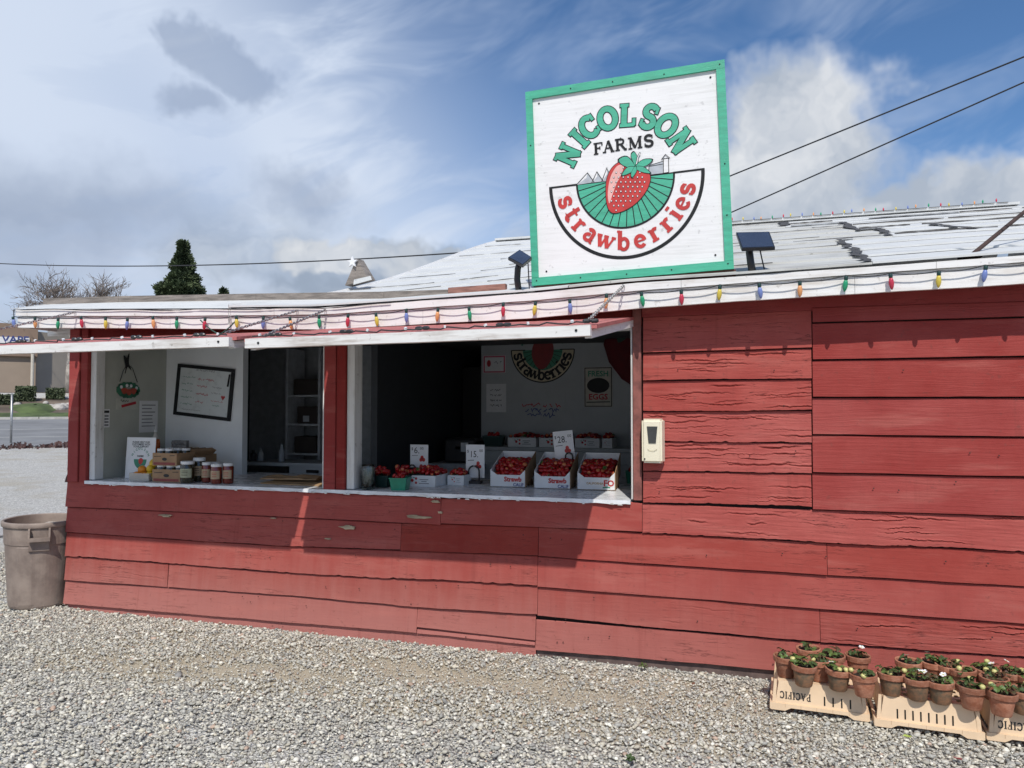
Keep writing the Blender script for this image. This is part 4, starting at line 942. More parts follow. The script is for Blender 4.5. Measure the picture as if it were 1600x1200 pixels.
wpart('base_rail', mb.me('base_rail', mat('worn_red_brown_rail', (0.15, 0.06, 0.045), .85, .3, 9, stretch=(1,1,8))), sign)
for u in (-.5, .5):   # props behind the board
    wpart('back_post', MB().bar(PS.p(u, -.75, -.06), PS.p(u, .5, -.06), .05, .05, (0,1,0)).me('back_post', GREYWOOD), sign)
    wpart('back_brace', MB().bar(PS.p(u, .35, -.09), PS.p(u, -.42, -.95), .04, .04, (1,0,0)).me('back_brace', GREYWOOD), sign)
# the painted emblem
cx, cy = -.005, -.010
art = link('emblem', None, sign); art.empty_display_size = .05; art.location = (0,0,0)
def painted(name, pts, l, m): return wpart(name, mslab(name, PS, pts, l-.0006, l, m), art)
half = earc(cx, cy, .470, .490, 180, 360, 48)
mb = MB(); ring = half+[half[0]]; ribbon(mb, PS, half, .021, .0016); ribbon(mb, PS, [(cx-.480, cy), (cx-.295, cy)], .012, .0018); ribbon(mb, PS, [(cx+.295, cy), (cx+.480, cy)], .012, .0018)
wpart('half_ring', mb.me('half_ring', BLACK), art)
painted('field', earc(cx, cy, .300, .305, 180, 360, 36), .0014, TEAL)
mb = MB(); ribbon(mb, PS, earc(cx, cy, .300, .305, 180, 360, 36), .012, .0022); ribbon(mb, PS, [(cx-.305, cy), (cx+.305, cy)], .008, .0022)
for k in range(17):
    an = math.radians(188+k*164/16); mb2 = [(cx+.02+.05*math.cos(an), cy+.01+.05*math.sin(an)*.6), (cx+.298*math.cos(an), cy+.303*math.sin(an))]; ribbon(mb, PS, mb2, .0055, .0023+.0001*(k % 2))
wpart('furrow_lines', mb.me('furrow_lines', BLACK), art)
# hills, barn, silo
for k, tri in enumerate((((262,646),(318,585),(352,632)), ((340,634),(366,580),(398,628)), ((390,630),(416,562),(445,622)))):
    q = sgs(*tri); painted('painted_peak', q, .0025+.0003*k, GREYP); c_ = np.mean(q, 0); painted('painted_snow', [tuple(np.array(q[0])*.75+c_*.25), q[1], tuple(np.array(q[1])*.3+c_*.7)], .0030+.0003*k, SIGNW)
    mb = MB(); ribbon(mb, PS, q, .0045, .0036+.0002*k); wpart('painted_outline', mb.me('painted_outline', BLACK), art)
q = sgs((628,596),(630,548),(695,528),(715,528),(715,586)); painted('painted_barn', q, .0026, GREYP); mb = MB(); ribbon(mb, PS, q+[q[0]], .004, .0034); ribbon(mb, PS, sgs((632,552),(700,540)), .004, .0036); wpart('painted_outline', mb.me('painted_outline', BLACK), art)
q = sgs((703,586),(703,514),(728,510),(730,582)); painted('painted_silo', q, .0038, SIGNW); mb = MB(); ribbon(mb, PS, q+[q[0]], .004, .0044); q = sgs((694,516),(713,492),(735,510),(694,516)); ribbon(mb, PS, q, .004, .0046); wpart('painted_outline', mb.me('painted_outline', BLACK), art)
def smoothpoly(pts, n=5):
    out = []; P_ = [np.array(p) for p in pts]; k = len(P_)
    for i in range(k):
        p0, p1, p2, p3 = P_[i-1], P_[i], P_[(i+1) % k], P_[(i+2) % k]
        for j in range(n):
            t = j/n; out.append(tuple(.5*((2*p1)+(-p0+p2)*t+(2*p0-5*p1+4*p2-p3)*t*t+(-p0+3*p1-3*p2+p3)*t**3)))
    return out
bz = smoothpoly(sgs((412,690),(416,620),(440,565),(482,532),(535,535),(600,562),(634,596),(632,640),(606,692),(560,742),(505,776),(455,789),(430,776),(417,740)))
cb_ = np.mean(bz, 0); painted('berry_outline', [tuple(cb_+(np.array(p)-cb_)*1.028) for p in bz], .0052, BLACK); painted('berry', bz, .0058, SIGNRED)
hl = smoothpoly(sgs((424,660),(438,600),(468,552),(500,548),(492,590),(466,640),(442,705),(430,740),(422,710))); painted('berry_highlight', hl, .0062, PINK)
sd = MB(); sdd = MB(); R_ = random.Random(2)
for j, zy in enumerate(range(560, 780, 24)):
    for i, zx in enumerate(range(428, 632, 24)):
        x, y = zx+(12 if j % 2 else 0), zy; lim = [(560,470,600),(600,430,625),(650,425,618),(700,425,585),(740,430,545),(775,445,490)]
        lo = np.interp(y, [a[0] for a in lim], [a[1] for a in lim]); hi_ = np.interp(y, [a[0] for a in lim], [a[2] for a in lim])
        if lo+8 < x < hi_-8:
            u, v = sg(x, y); sdd.add(*slab(PS, earc(u, v-.001, .0058, .0078, 0, 320, 8), .0063, .0066)); sd.add(*slab(PS, earc(u, v+.0008, .0036, .005, 0, 320, 8), .0066, .007))
wpart('seed_shadows', sdd.me('seed_shadows', BLACK), art); wpart('seeds', sd.me('seeds', SIGNW), art)
for k, lf in enumerate((((560,552),(520,505),(478,520),(500,548),(548,562)), ((560,550),(540,500),(556,482),(575,520),(568,552)), ((562,552),(600,520),(645,520),(618,548),(570,560)), ((562,555),(600,556),(636,586),(596,582),(565,566)), ((558,556),(520,560),(494,598),(530,588),(560,566)), ((558,556),(540,590),(546,608),(566,580),(566,560)))):
    q = smoothpoly(sgs(*lf), 4); c_ = np.mean(q, 0); painted('leaf_outline', [tuple(c_+(np.array(p)-c_)*1.16) for p in q], .0072+.0004*k, BLACK); painted('painted_leaf', q, .0074+.0004*k, TEAL)
mb = MB(); ribbon(mb, PS, sgs((566,545),(574,505),(586,484)), .010, .0105); wpart('painted_stem', mb.me('painted_stem', BLACK), art); mb = MB(); ribbon(mb, PS, sgs((567,543),(575,506),(585,487)), .005, .0108); wpart('painted_stem', mb.me('painted_stem', SIGNW), art)
# lettering
def letter(ch, u, v, ang, size, w, fill, outline=None, og=.0, wid=1.0, base=.0015):
    if outline: wpart('letter_outline', glyph(PS, ch, u, v, ang, size, w, base, og, wid).me('letter_outline', outline), sign)
    wpart('letter', glyph(PS, ch, u, v, ang, size, w, base+.0018, 0, wid).me('letter', fill), sign)
for ch, zx, zy in zip('NICOLSON', (219,277,326,420,520,632,718,792), (494,410,352,309,293,300,346,425)):
    u, v = sg(zx, zy); an = math.atan2(v+.015, u+.0)-PI/2; letter(ch, u, v, an, .140, .25, TEAL, BLACK, .0055, .94)
for ch, zx, zy in zip('FARMS', (372,424,487,560,628), (461,451,441,432,422)):
    u, v = sg(zx, zy); letter(ch, u, v, math.radians(0.5), .074, .22, BLACK, None, 0, 1.1)
for k, ch in enumerate('strawberries'):
    tt = (194.5, 207.5, 220.5, 234.5, 250, 267, 282, 296, 309.5, 320.5, 331.5, 344.5)[k]; an = math.radians(tt); r = .392
    letter(ch, cx+r*math.cos(an), cy-.002+r*1.03*math.sin(an), an+PI/2, .120, .22, SIGNRED, None, 0, 1.04)

# ---------------- solar lamps
def solar(base, bend, pan, label):
    root = thing('solar_lamp', base, label, 'solar lamp')
    wpart('pole', MB().tube([base]+bend, .021, 8).me('pole', PLASTICBLK, True), root)
    c = np.mean(pan, 0); nrm = np.cross(pan[1]-pan[0], pan[3]-pan[0]); nrm = nrm/np.linalg.norm(nrm)
    me = MB().hexa([p-nrm*.018 for p in pan]+[p for p in pan]).me('panel_case', PLASTICBLK); wpart('panel_case', me, root)
    q = [c+(p-c)*.93+nrm*.0015 for p in pan]; wpart('solar_cell', mesh('solar_cell', [tuple(p) for p in q], [(0,1,2,3)], mat('solar_cell', (0.035, 0.045, 0.075), 0.25, 0.2, 3)), root)
    q = [c+(p-c)*.93-nrm*.0195 for p in pan]; wpart('under_cell', mesh('under_cell', [tuple(p) for p in q], [(3,2,1,0)], PLASTICBLK), root)
    cb = bend[-1]; wpart('cable', MB().tube(catenary(cb+np.array((.05,0,0)), base+np.array((.07,0,.0)), .01, 8), .004, 5).me('cable', WIRE), root)
Yl = -.2
b0 = onY(811, 458, Yl)
pan = np.array([onY(794,402,Yl-.05), onY(817,414,Yl-.16), onY(831,402,Yl-.02), onY(812,390,Yl+.12)])
solar(b0, [onY(808,437,Yl), onY(809,420,Yl), onY(813,406,Yl-.01)], pan, 'black solar lamp on a bent stalk at the left side of the sign')
b0 = onY(1176, 427, -.2)
pan = np.array([onY(1159,388,-.30), onY(1211,386,-.30), onY(1202,362,.02), onY(1150,363,.02)])
solar(b0, [onY(1173,410,-.2), onY(1171,395,-.2), onY(1172,384,-.2)], pan, 'black solar lamp with flat blue-black panel right of the sign')

# ---------------- coloured bulb string along the fascia
bulb_prof = [(.0075,0),(.0125,-.012),(.0155,-.028),(.0150,-.042),(.0115,-.058),(.006,-.070),(.001,-.076)]
def bulbmat(n, c): return mat('bulb_'+n, c, .28, .1, 30, spec=.5)
BM = [bulbmat('blue', (0.17, 0.23, 0.50)), bulbmat('orange', (0.72, 0.33, 0.13)), bulbmat('green', (0.02, 0.30, 0.14)), bulbmat('red', (0.52, 0.035, 0.07)), bulbmat('yellow', (0.64, 0.50, 0.07))]
BMe = [MB().lathe(bulb_prof, 10).me('bulb', m, True) for m in BM]
SOC = MB().lathe([(.010,.022),(.0115,.018),(.0115,-.001),(.009,-.003)], 8).me('socket', mat('green_black_socket', (0.012, 0.05, 0.045), .5), True)
bx_ = [26,57,93,129,167,201,241,278,322,371,413,455,500,545,589,636,685,734,787,837,891,948,1003,1065,1125,1187,1250,1322,1392,1467,1540,1616,1690]
ls = thing('bulb_string', (-1, -.26, 2.3), 'string of large coloured bulbs clipped along the white fascia', 'string lights')
wp = []
for k, px in enumerate(bx_):
    x = onY(px, 480, -.252)[0]; zm = float(np.interp(x, ex, em))-.006-(.006*((k*7) % 3)); y = -.262; tilt = ((k*37) % 11-5)*.03
    if k == 0: x -= .02
    b_ = link('bulb', BMe[k % 5], ls, (x+1, y+.26, zm-2.3-.02), (.05, tilt, 0), .9); link('socket', SOC, b_, (0,0,0))
    wp.append(Vector((x, y+.004, zm+.004)))
mb = MB(); full = []
for a, b in zip(wp[:-1], wp[1:]): full += catenary(a, b, .012, 6)[:-1]
mb.tube(full+[wp[-1]], .0032, 5); wpart('wire', mb.me('wire', WIRE), ls)
# slack loops and the hanging plug
p0 = onY(313, 500, -.26); p1 = onY(343, 523, -.28); p2 = onY(372, 497, -.26)
mb = MB().tube(catenary(p0, p1, .01, 6)+catenary(p1, p2, .01, 6)[1:], .0045, 6)
wpart('plug_cable', mb.me('plug_cable', mat('green_cable', (0.012, 0.07, 0.05), .5)), ls); me = MB().box(p1-np.array((.016,.012,.03)), p1+np.array((.016,.012,.012))).me('plug', mat('green_cable', (0.012, 0.07, 0.05))); bevel(me, .005, 2); wpart('plug', me, ls)
# thin black cable tacked over the fascia
mb = MB(); pts = [Vector((ex[0]-.004, -.25, float(np.interp(ex[0], ex, et))-.12))]+[Vector((x, -.256, float(np.interp(x, ex, et))-.004-.004*math.sin(x*9))) for x in np.linspace(ex[0]-.004, -2.2, 40)]
mb.tube(pts, .0038, 5); tag(link('eave_cable', mb.me('eave_cable', WIRE)), 'thin black cable tacked along the top of the left fascia', 'cable')

# small bulbs along the ridge
rs = thing('ridge_bulb_string', (1.5, RY, RZ+.06), 'string of tiny bulbs along the roof ridge', 'string lights')
mb = MB(); prev = None
for k in range(34):
    x = -1.05+k*.125+.02*math.sin(k*2.1)
    if x > RXR: break
    link('bulb', BMe[k % 5], rs, (x-1.5, -.06, -.01+.008*math.sin(k)), (PI, 0, .3*math.sin(k*3)), .62); mb.add(*(lambda q: (q.v, q.f))(MB().tube([(x, RY-.07, RZ+.045), (x+.125, RY-.07, RZ+.045)], .004, 4)))
wpart('wire', mb.me('wire', WIRE), rs)

# ---------------- clip-on light strings lying on the shutters
def clip_string(x0, x1, z0, z1, xs_, label):
    root = thing('shutter_light_string', ((x0+x1)/2, -1.1, z0), label, 'string lights'); pts = []
    for i in range(41):
        f = i/40; x = x0+(x1-x0)*f; pts.append(Vector((x, -1.085+.03*math.sin(i*1.7), z0+(z1-z0)*f+.012+.004*math.sin(i*2.3))))
    wpart('cable', MB().tube(pts, .0042, 5).me('cable', WIRE), root)
    cl = MB().box((-.008,-.008,0), (.008,.012,.016)).me('clip', mat('white_clip', (0.8, 0.8, 0.8), .5)); sk = MB().lathe([(.006,-.02),(.011,-.012),(.011,.012),(.006,.02)], 8).me('lamp_holder', PLASTICBLK)
    n = int((x1-x0)/.22)
    for k in range(n+1):
        f = (k+.3)/(n+.6); x = x0+(x1-x0)*f; z = z0+(z1-z0)*f+.012
        o = wpart('clip', cl, root); o.matrix_parent_inverse = Matrix(); o.location = Vector((x, -1.108, z))-root.location; o.rotation_euler = (.3, .4*math.sin(k*5), .6*math.sin(k*3)); o.scale = (.7,.7,.7)
        if k % 2 == 0:
            for dx in (-.02, .02):
                o = link('lamp_holder', sk, root, Vector((x+.09+dx, -1.09, z+.006))-root.location, (0, PI/2, 0))
    return root
clip_string(-2.66, -.72, zB, zA, None, 'black light string with white clips on the right shutter')
clip_string(-5.0, -2.81, zD, zC, None, 'black light string with white clips on the left shutter')

# ---------------- prop chains
def chain(a, b, label):
    a = Vector(a); b = Vector(b); n = int((b-a).length/.02); mb = MB(); d = (b-a).normalized(); s1 = d.orthogonal().normalized(); s2 = d.cross(s1)
    for k in range(n):
        c = a.lerp(b, (k+.5)/n); s = s1 if k % 2 else s2
        ring = [c+d*.0145*math.cos(t)+s*.008*math.sin(t) for t in np.linspace(0, 2*PI, 9)]
        mb.tube(ring, .0028, 4, False)
    tag(link('prop_chain', mb.me('prop_chain', STEEL)), label, 'chain', 'chains holding the shutters open')
FZ = lambda px: onY(px, 490, -.246)[0]
def fpt(px): x = FZ(px); return (x, -.249, float(np.interp(x, ex, em))+.03)
chain(fpt(465), onY(352, 520, -.95), 'chain holding the near corner of the left shutter to the fascia')
chain(fpt(509), onY(412, 525, -.98), 'chain holding the left corner of the right shutter to the fascia')
chain((FZ(975), -.249, float(np.interp(FZ(975), ex, em))+.04), onY(921, 499, -.95), 'chain holding the right corner of the right shutter to the fascia')
chain(fpt(118), onY(-30, 521, -.95), 'chain at the far left corner of the left shutter')

# ---------------- overhead cables
def cable(pts, r, label): tag(link('overhead_cable', MB().tube(pts, r, 5).me('overhead_cable', WIRE)), label, 'cable', 'overhead cables')
far = lambda a, b, k: tuple(np.array(a)+(np.array(b)-np.array(a))*k)
cable(catenary(onY(1136, 277, .4), far(onY(1136, 277, .4), onY(1900, -38, -.6), 7), .03, 60), .0048, 'upper dark cable running up from the sign')
cable(catenary(onY(1138, 334, .4), far(onY(1138, 334, .4), onY(1900, -10, -.6), 7), .03, 60), .0045, 'lower dark cable running up from behind the sign')
a = B(*onD(-160, 400, 30)[:1], 30, onD(-160, 400, 30)[1]); b = onY(775, 391, 7.5)
cable(catenary(a, b, .30, 40), .013, 'dark utility cable sagging past the conifer to the roof')

# ---------------- hand sanitiser dispenser
hd = thing('soap_dispenser', onY(1021, 722), 'cream wall-mounted hand sanitiser dispenser beside the opening', 'dispenser')
p0 = onY(1003, 723, -.03); p1 = onY(1039, 654, -.03)
prof = []
x0, x1, z0, z1 = p0[0], p1[0], p0[2], p1[2]; P = Plane((0, -.12, 0), (1,0,0), (0,0,1))
me = MB().hexa([(x0+.012,-.118,z0+.006),(x1-.012,-.118,z0+.006),(x1,-.026,z0),(x0,-.026,z0),(x0+.012,-.125,z1-.006),(x1-.012,-.125,z1-.006),(x1,-.026,z1),(x0,-.026,z1)]).me('case', CREAM); bevel(me, .012, 3); wpart('case', me, hd)
xc = (x0+x1)/2+.003; hz = z1-z0
wpart('window', mslab('window', Plane((0, -.1245, 0), (1,0,0), (0,0,1)), [(xc-.022, z0+.46*hz), (xc+.022, z0+.46*hz), (xc+.032, z0+.83*hz), (xc-.032, z0+.83*hz)], -.006, .002, mat('dark_window', (0.05, 0.052, 0.05), .2)), hd)
mb = MB(); ribbon(mb, Plane((0, -.1225, 0), (1,0,0), (0,0,1)), earc(xc, z0+.36*hz, .030, .020, 200, 340, 10), .003, .002); wpart('cover_line', mb.me('cover_line', mat('cream_shadow_line', (0.5, 0.45, 0.32))), hd)
wpart('lock', MB().tube([(x0+.028, -.118, z0+.03), (x0+.028, -.124, z0+.03)], .005, 8).me('lock', BLACK), hd)

# ================================================================== THINGS ON THE COUNTER
CZ = 1.0225
BERRYM = bpy.data.materials.new('strawberry_skin'); BERRYM.use_nodes = True
def _berry():
    t = BERRYM.node_tree; N = NT(t); b = t.nodes['Principled BSDF']; co = N.n('ShaderNodeTexCoord').outputs['Object']; rd = N.n('ShaderNodeObjectInfo').outputs['Random']
    x, y, z = N.sep(co); vo = N.n('ShaderNodeTexVoronoi'); N.put(vo.inputs['Vector'], co); vo.inputs['Scale'].default_value = 190
    c = N.mix(rd, (0.27, 0.004, 0.008), (0.42, 0.010, 0.012)); c = N.mix(N.step(N.m('ADD', z, N.m('MULTIPLY', rd, .004)), .014, .0185), c, (0.60, 0.20, 0.08))
    c = N.mix(N.step(vo.outputs['Distance'], .10, .20, .5, 0), c, (0.55, 0.30, 0.06)); t.links.new(c, b.inputs['Base Color']); b.inputs['Roughness'].default_value = .3
    bn = N.n('ShaderNodeBump'); bn.inputs['Strength'].default_value = .4; bn.inputs['Distance'].default_value = .002; t.links.new(vo.outputs['Distance'], bn.inputs['Height']); t.links.new(bn.outputs[0], b.inputs['Normal'])
_berry()
BERRY = MB().lathe([(.001,-.024),(.008,-.020),(.0135,-.010),(.0165,.002),(.0155,.011),(.009,.0165),(.002,.0175)], 10).me('strawberry', BERRYM, True)
CALM = mat('calyx_green', (0.045, 0.14, 0.025), .6, .2)
cal = MB()
for k in range(6):
    t = k*PI/3; c_, s_ = math.cos(t), math.sin(t); cal.add([(0,0,.019),(c_*.007-s_*.004, s_*.007+c_*.004, .021),(c_*.017, s_*.017, .015),(c_*.007+s_*.004, s_*.007-c_*.004, .021)], [(0,1,2,3)])
CAL = cal.me('calyx', CALM)
RB = random.Random(31)
def berry(p, label, group, sc=1.0, calyx=False, up=None):
    rot = (RB.uniform(0, 2*PI), RB.uniform(0, 2*PI), RB.uniform(0, 2*PI)) if up is None else (RB.uniform(-.6, .6)+up, RB.uniform(-.6, .6), RB.uniform(0, 6))
    o = link('strawberry', BERRY, None, p, rot, sc*RB.uniform(.88, 1.14)); tag(o, label, 'strawberry', group)
    if calyx: link('calyx', CAL, o)
    return o

def box_of_berries(pxl, pxr, pyb, print_, label, blabel, grp, third=False):
    a = onZ(pxl, pyb, CZ); b = onZ(pxr, pyb, CZ); u = (b-a); W = np.linalg.norm(u[:2]); u = np.array((u[0], u[1], 0))/W; u = np.array((1.0, .05, 0)); u /= np.linalg.norm(u)
    v = np.array((-u[1], u[0], 0)); W = (b[0]-a[0]); a = np.array((a[0], (a[1]+b[1])/2*.55+.15, CZ)); D = .36; root = thing('berry_box', a+u*W/2+v*D/2, label, 'box', 'open cardboard boxes of strawberries on the counter')
    hf, hs0, hs1 = .088, .125, .215; tilt = .085      # the back is raised on a block
    def q(s, d, h): return a+u*s+v*d+np.array((0, 0, .001+h+tilt*d/D))
    t = .005
    def wall(name, pts, nrm, m, side=None):
        n = len(pts); V = [tuple(p) for p in pts]+[tuple(p+nrm*t) for p in pts]
        wpart(name, mesh(name, V, [tuple(range(n))[::-1], tuple(range(n, 2*n))]+[(i, (i+1) % n, n+(i+1) % n, n+i) for i in range(n)], m), root)
    wall('bottom', [q(0,0,0), q(W,0,0), q(W,D,0), q(0,D,0)], np.array((0,0,1.)), CARD)
    wall('front_panel', [q(0,0,0), q(W,0,0), q(W,0,hs0), q(W-.035,0,hf), q(.05,0,hf), q(0.0,0,hs0)], v, CARDW)
    wall('side_panel', [q(0,.006,0), q(0,D,0), q(0,D,hs0+.03), q(0,.006,hs0)], u, CARDW)
    wall('side_panel', [q(W,.006,0), q(W,.006,hs0), q(W,D,hs0+.03), q(W,D,0)], u, CARD)
    wall('back_panel', [q(0,D,0), q(0,D,hs0+.03), q(W,D,hs0+.03), q(W,D,0)], v, CARDW)
    wall('prop_block', [q(0,D*.5,-.001)-np.array((0,0,tilt*.5)), q(W,D*.5,-.001)-np.array((0,0,tilt*.5)), q(W,D*.5,-.002), q(0,D*.5,-.002)], v*20, CARD)
    P = Plane(tuple(q(0,0,0)), tuple(u), (0,0,1))
    if not third:
        wpart('print', text_mesh('Strawb', P, W*.40, .042, .046, SIGNRED, .0012, bold=.0022), root); wpart('print', text_mesh('CALIF', P, W*.66, .008, .032, INKB, .0012, bold=.0008, sx=.95), root)
    else:
        wpart('print', text_mesh('CALIFORNIA', P, W*.24, .040, .021, mat('gold_ink', (0.45, 0.25, 0.06)), .0012, bold=.0005), root); wpart('print', text_mesh('FO', P, W*.70, .030, .058, SIGNRED, .0012, bold=.002), root)
        mb = MB(); ribbon(mb, P, [(W*.68, .018), (W*.76, .022), (W*.88, .020)], .010, .0013); wpart('print', mb.me('print', INKG), root)
    nx, ny = 7, 9
    for j in range(ny):
        for i in range(nx):
            s = .028+(W-.056)*(i+.5*(j % 2)*.8)/(nx-.5); d = .026+(D-.05)*j/(ny-1)
            h = .078+.038*math.sin(PI*min(1, (j+1)/ny))*(.6+.4*math.sin(PI*(i+.7)/nx))+.016*min(1, j/3)
            berry(q(min(s, W-.026), d, h+RB.uniform(-.006, .008)), blabel, grp, 1.12, RB.random() < .16)
    # filler layer so no bottom shows between the berries
    wpart('berry_layer', mesh('berry_layer', [tuple(q(.007,.008,.062)), tuple(q(W-.007,.008,.062)), tuple(q(W-.007,D-.008,.085)), tuple(q(.007,D-.008,.085))], [(0,1,2,3)], mat('dark_berry_fill', (0.12, 0.006, 0.008), .5)), root)
box_of_berries(771, 828, 759, 0, 'open white box with Strawb print, nearest the 15 dollar sign', 'ripe strawberry heaped in the box nearest the 15 dollar sign', 'strawberries in the first box')
box_of_berries(838, 896, 762, 0, 'open white box with Strawb print below the 28 dollar sign', 'ripe strawberry heaped in the box below the 28 dollar sign', 'strawberries in the second box')
box_of_berries(905, 965, 764, 0, 'open white box with red FO print beside the right jamb', 'ripe strawberry heaped in the box with the FO print', 'strawberries in the third box', True)

def flat(x, y, z, W, D, H, label, blabel, grp, nx, ny, heap=.03, sc=1.0, rot=0.0, scb=1.0):
    root = thing('berry_flat', (x, y, z), label, 'tray', None); u = np.array((math.cos(rot), math.sin(rot), 0)); v = np.array((-u[1], u[0], 0)); o = np.array((x, y, z+.001))
    q = lambda s, d, h: o+u*s+v*d+np.array((0,0,h)); t = .004
    for nm_, A, Bq, nr in (('front_panel', (-W/2,0), (W/2,0), v), ('back_panel', (-W/2,D-t), (W/2,D-t), v), ('side_panel', (-W/2,t), (-W/2,D-t), u), ('side_panel', (W/2-t,t), (W/2-t,D-t), u)):
        pts = [q(*A,0), q(*Bq,0), q(*Bq,H), q(*A,H)]; V = [tuple(p) for p in pts]+[tuple(p+nr*t) for p in pts]
        wpart(nm_, mesh(nm_, V, [(3,2,1,0),(4,5,6,7),(0,1,5,4),(1,2,6,5),(2,3,7,6),(3,0,4,7)], CARDW), root)
    wpart('bottom', mesh('bottom', [tuple(q(-W/2+t,t,H*.55)), tuple(q(W/2-t,t,H*.55)), tuple(q(W/2-t,D-t,H*.55)), tuple(q(-W/2+t,D-t,H*.55))], [(0,1,2,3)], mat('dark_berry_fill', (0.12, 0.006, 0.008))), root)
    P = Plane(tuple(q(-W/2,0,0)), tuple(u), (0,0,1)); k = W/.28
    mb = MB(); g = MB()
    for (a, b, r) in ((.085,.045,.013),(.118,.058,.010),(.118,.028,.010)): mb.add(*slab(P, earc(a*k, b*H/.08, r*k, r*k, 0, 330, 11), 0, .001))
    for (a, b) in ((.072,.058),(.100,.064)): g.add(*slab(P, earc(a*k, b*H/.08, .008*k, .005*k, 0, 330, 8), .001, .0014))
    wpart('berry_print', mb.me('berry_print', SIGNRED), root); wpart('leaf_print', g.me('leaf_print', INKG), root)
    lt = MB()
    for i, (w_, b) in enumerate(((.075,.052),(.045,.038),(.085,.024))): ribbon(lt, P, [((.185-w_/2)*k, b*H/.08), ((.185+w_/2)*k, b*H/.08)], .006*k, .001)
    wpart('line_print', lt.me('line_print', INKGR), root)
    for j in range(ny):
        for i in range(nx):
            s = -W/2+.022+(W-.044)*(i+(.4 if j % 2 else .05))/(nx-.5); d = .022+(D-.044)*j/max(1, ny-1); h = H+.004+heap*math.sin(PI*(i+.5)/nx)*RB.uniform(.6, 1)
            berry(q(s, d, h), blabel, grp, scb, RB.random() < .12)
f1 = onZ(672, 756, CZ)
flat(f1[0], f1[1]*.6, CZ-.0015, .262, .30, .082, 'printed white flat of strawberries in front of the 6 dollar sign', 'strawberry heaped on the flat in front of the 6 dollar sign', 'strawberries on the counter flat', 7, 5, .04)
flat(f1[0]+.215, f1[1]*.6+.19, CZ-.0015, .13, .16, .072, 'small white berry tray left of the black sign holder', 'strawberry in the small tray left of the black holder', 'strawberries in the small tray', 4, 3, .03)
zb_ = zc_+.001
for k, (p0, p1, lab) in enumerate(((793,838,'white berry flat on the back counter, nearest the dark punnet'), (842,890,'white berry flat on the back counter behind the 28 dollar sign'), (898,937,'white berry flat on the back counter right of the 28 dollar sign'), (940,957,'narrow berry flat at the right end of the back counter'))):
    a = onY(p0, 697, 2.12); b = onY(p1, 697, 2.12)
    flat((a[0]+b[0])/2, 2.12, zb_, b[0]-a[0]-.006, .26, .088, lab, 'strawberry in the '+lab.replace('white berry ', '').replace('narrow berry ', 'narrow '), 'strawberries on the back counter', 6 if k < 3 else 3, 3, .03, scb=1.05)

def punnet(p, W, H, label, m=GREENB, n=8, blabel=None, grp=None, rot=.2, heap=.02):
    root = thing('berry_punnet', p, label, 'basket', None); root.rotation_euler = (0,0,rot); w0, w1 = W*.40, W*.5
    mb = MB(); t = .002
    for k in range(4):
        c_, s_ = math.cos(k*PI/2), math.sin(k*PI/2); f = lambda x, y, z: (x*c_-y*s_, x*s_+y*c_, z)
        mb.hexa([f(-w0,-w0,.001), f(w0,-w0,.001), f(w0,-w0+t,.001), f(-w0,-w0+t,.001), f(-w1,-w1,H), f(w1,-w1,H), f(w1,-w1+t,H), f(-w1,-w1+t,H)])
    link('basket', mb.me('basket', m), root)
    mb = MB()
    for k in range(4):
        c_, s_ = math.cos(k*PI/2), math.sin(k*PI/2); f = lambda x, y, z: (x*c_-y*s_, x*s_+y*c_, z); e = w1+.003
        mb.hexa([f(-e,-e,H-.006), f(e-.004,-e,H-.006), f(e-.004,-w1+.003,H-.006), f(-e,-w1+.003,H-.006), f(-e,-e,H+.001), f(e-.004,-e,H+.001), f(e-.004,-w1+.003,H+.001), f(-e,-w1+.003,H+.001)])
    link('rim', mb.me('rim', m), root)
    link('base', MB().box((-w0,-w0,.0005), (w0,w0,H*.5)).me('base', m), root)
    for k in range(n):
        a = RB.uniform(0, 6.28); r = W*.36*math.sqrt(RB.random()); berry(np.array(p)+np.array((math.cos(a)*r, math.sin(a)*r, H+.002+heap*RB.random())), blabel, grp)
pp = onZ(620, 767, CZ); punnet((pp[0]-.0, .075, CZ), .125, .088, 'bright green berry basket at the front edge of the counter', GREENB, 6, 'strawberry in the bright green basket', 'strawberries in the green basket', .15, .01)
pp = onZ(604, 757, CZ)
DKG = mat('dark_green_punnet', (0.006, 0.035, 0.03), .5)
for k, (dx, y, r) in enumerate(((-.18, .22, .1), (-.05, .30, -.1), (.08, .42, .2))):
    punnet((pp[0]+.22+dx, y+.02, CZ), .135, .085, ('dark green basket just behind the bright green one', 'dark green basket in the middle of the row behind the bright one', 'dark green basket farthest back beside the printed flat')[k], DKG, 15, 'strawberry heaped over the dark green baskets', 'strawberries in the dark baskets', r, .055)
pb = onY(766, 694, 2.13); punnet((pb[0], 2.25, zb_), .21, .10, 'dark punnet at the left end of the back counter', DKG, 10, 'strawberry in the dark punnet on the back counter', 'strawberries in the back punnet')
pg = onZ(986, 757, CZ); punnet((pg[0]-.0, pg[1]+.12, CZ), .12, .09, 'green basket half hidden behind the right jamb', GREENB, 5, 'strawberry in the basket by the right jamb', 'strawberries by the jamb')

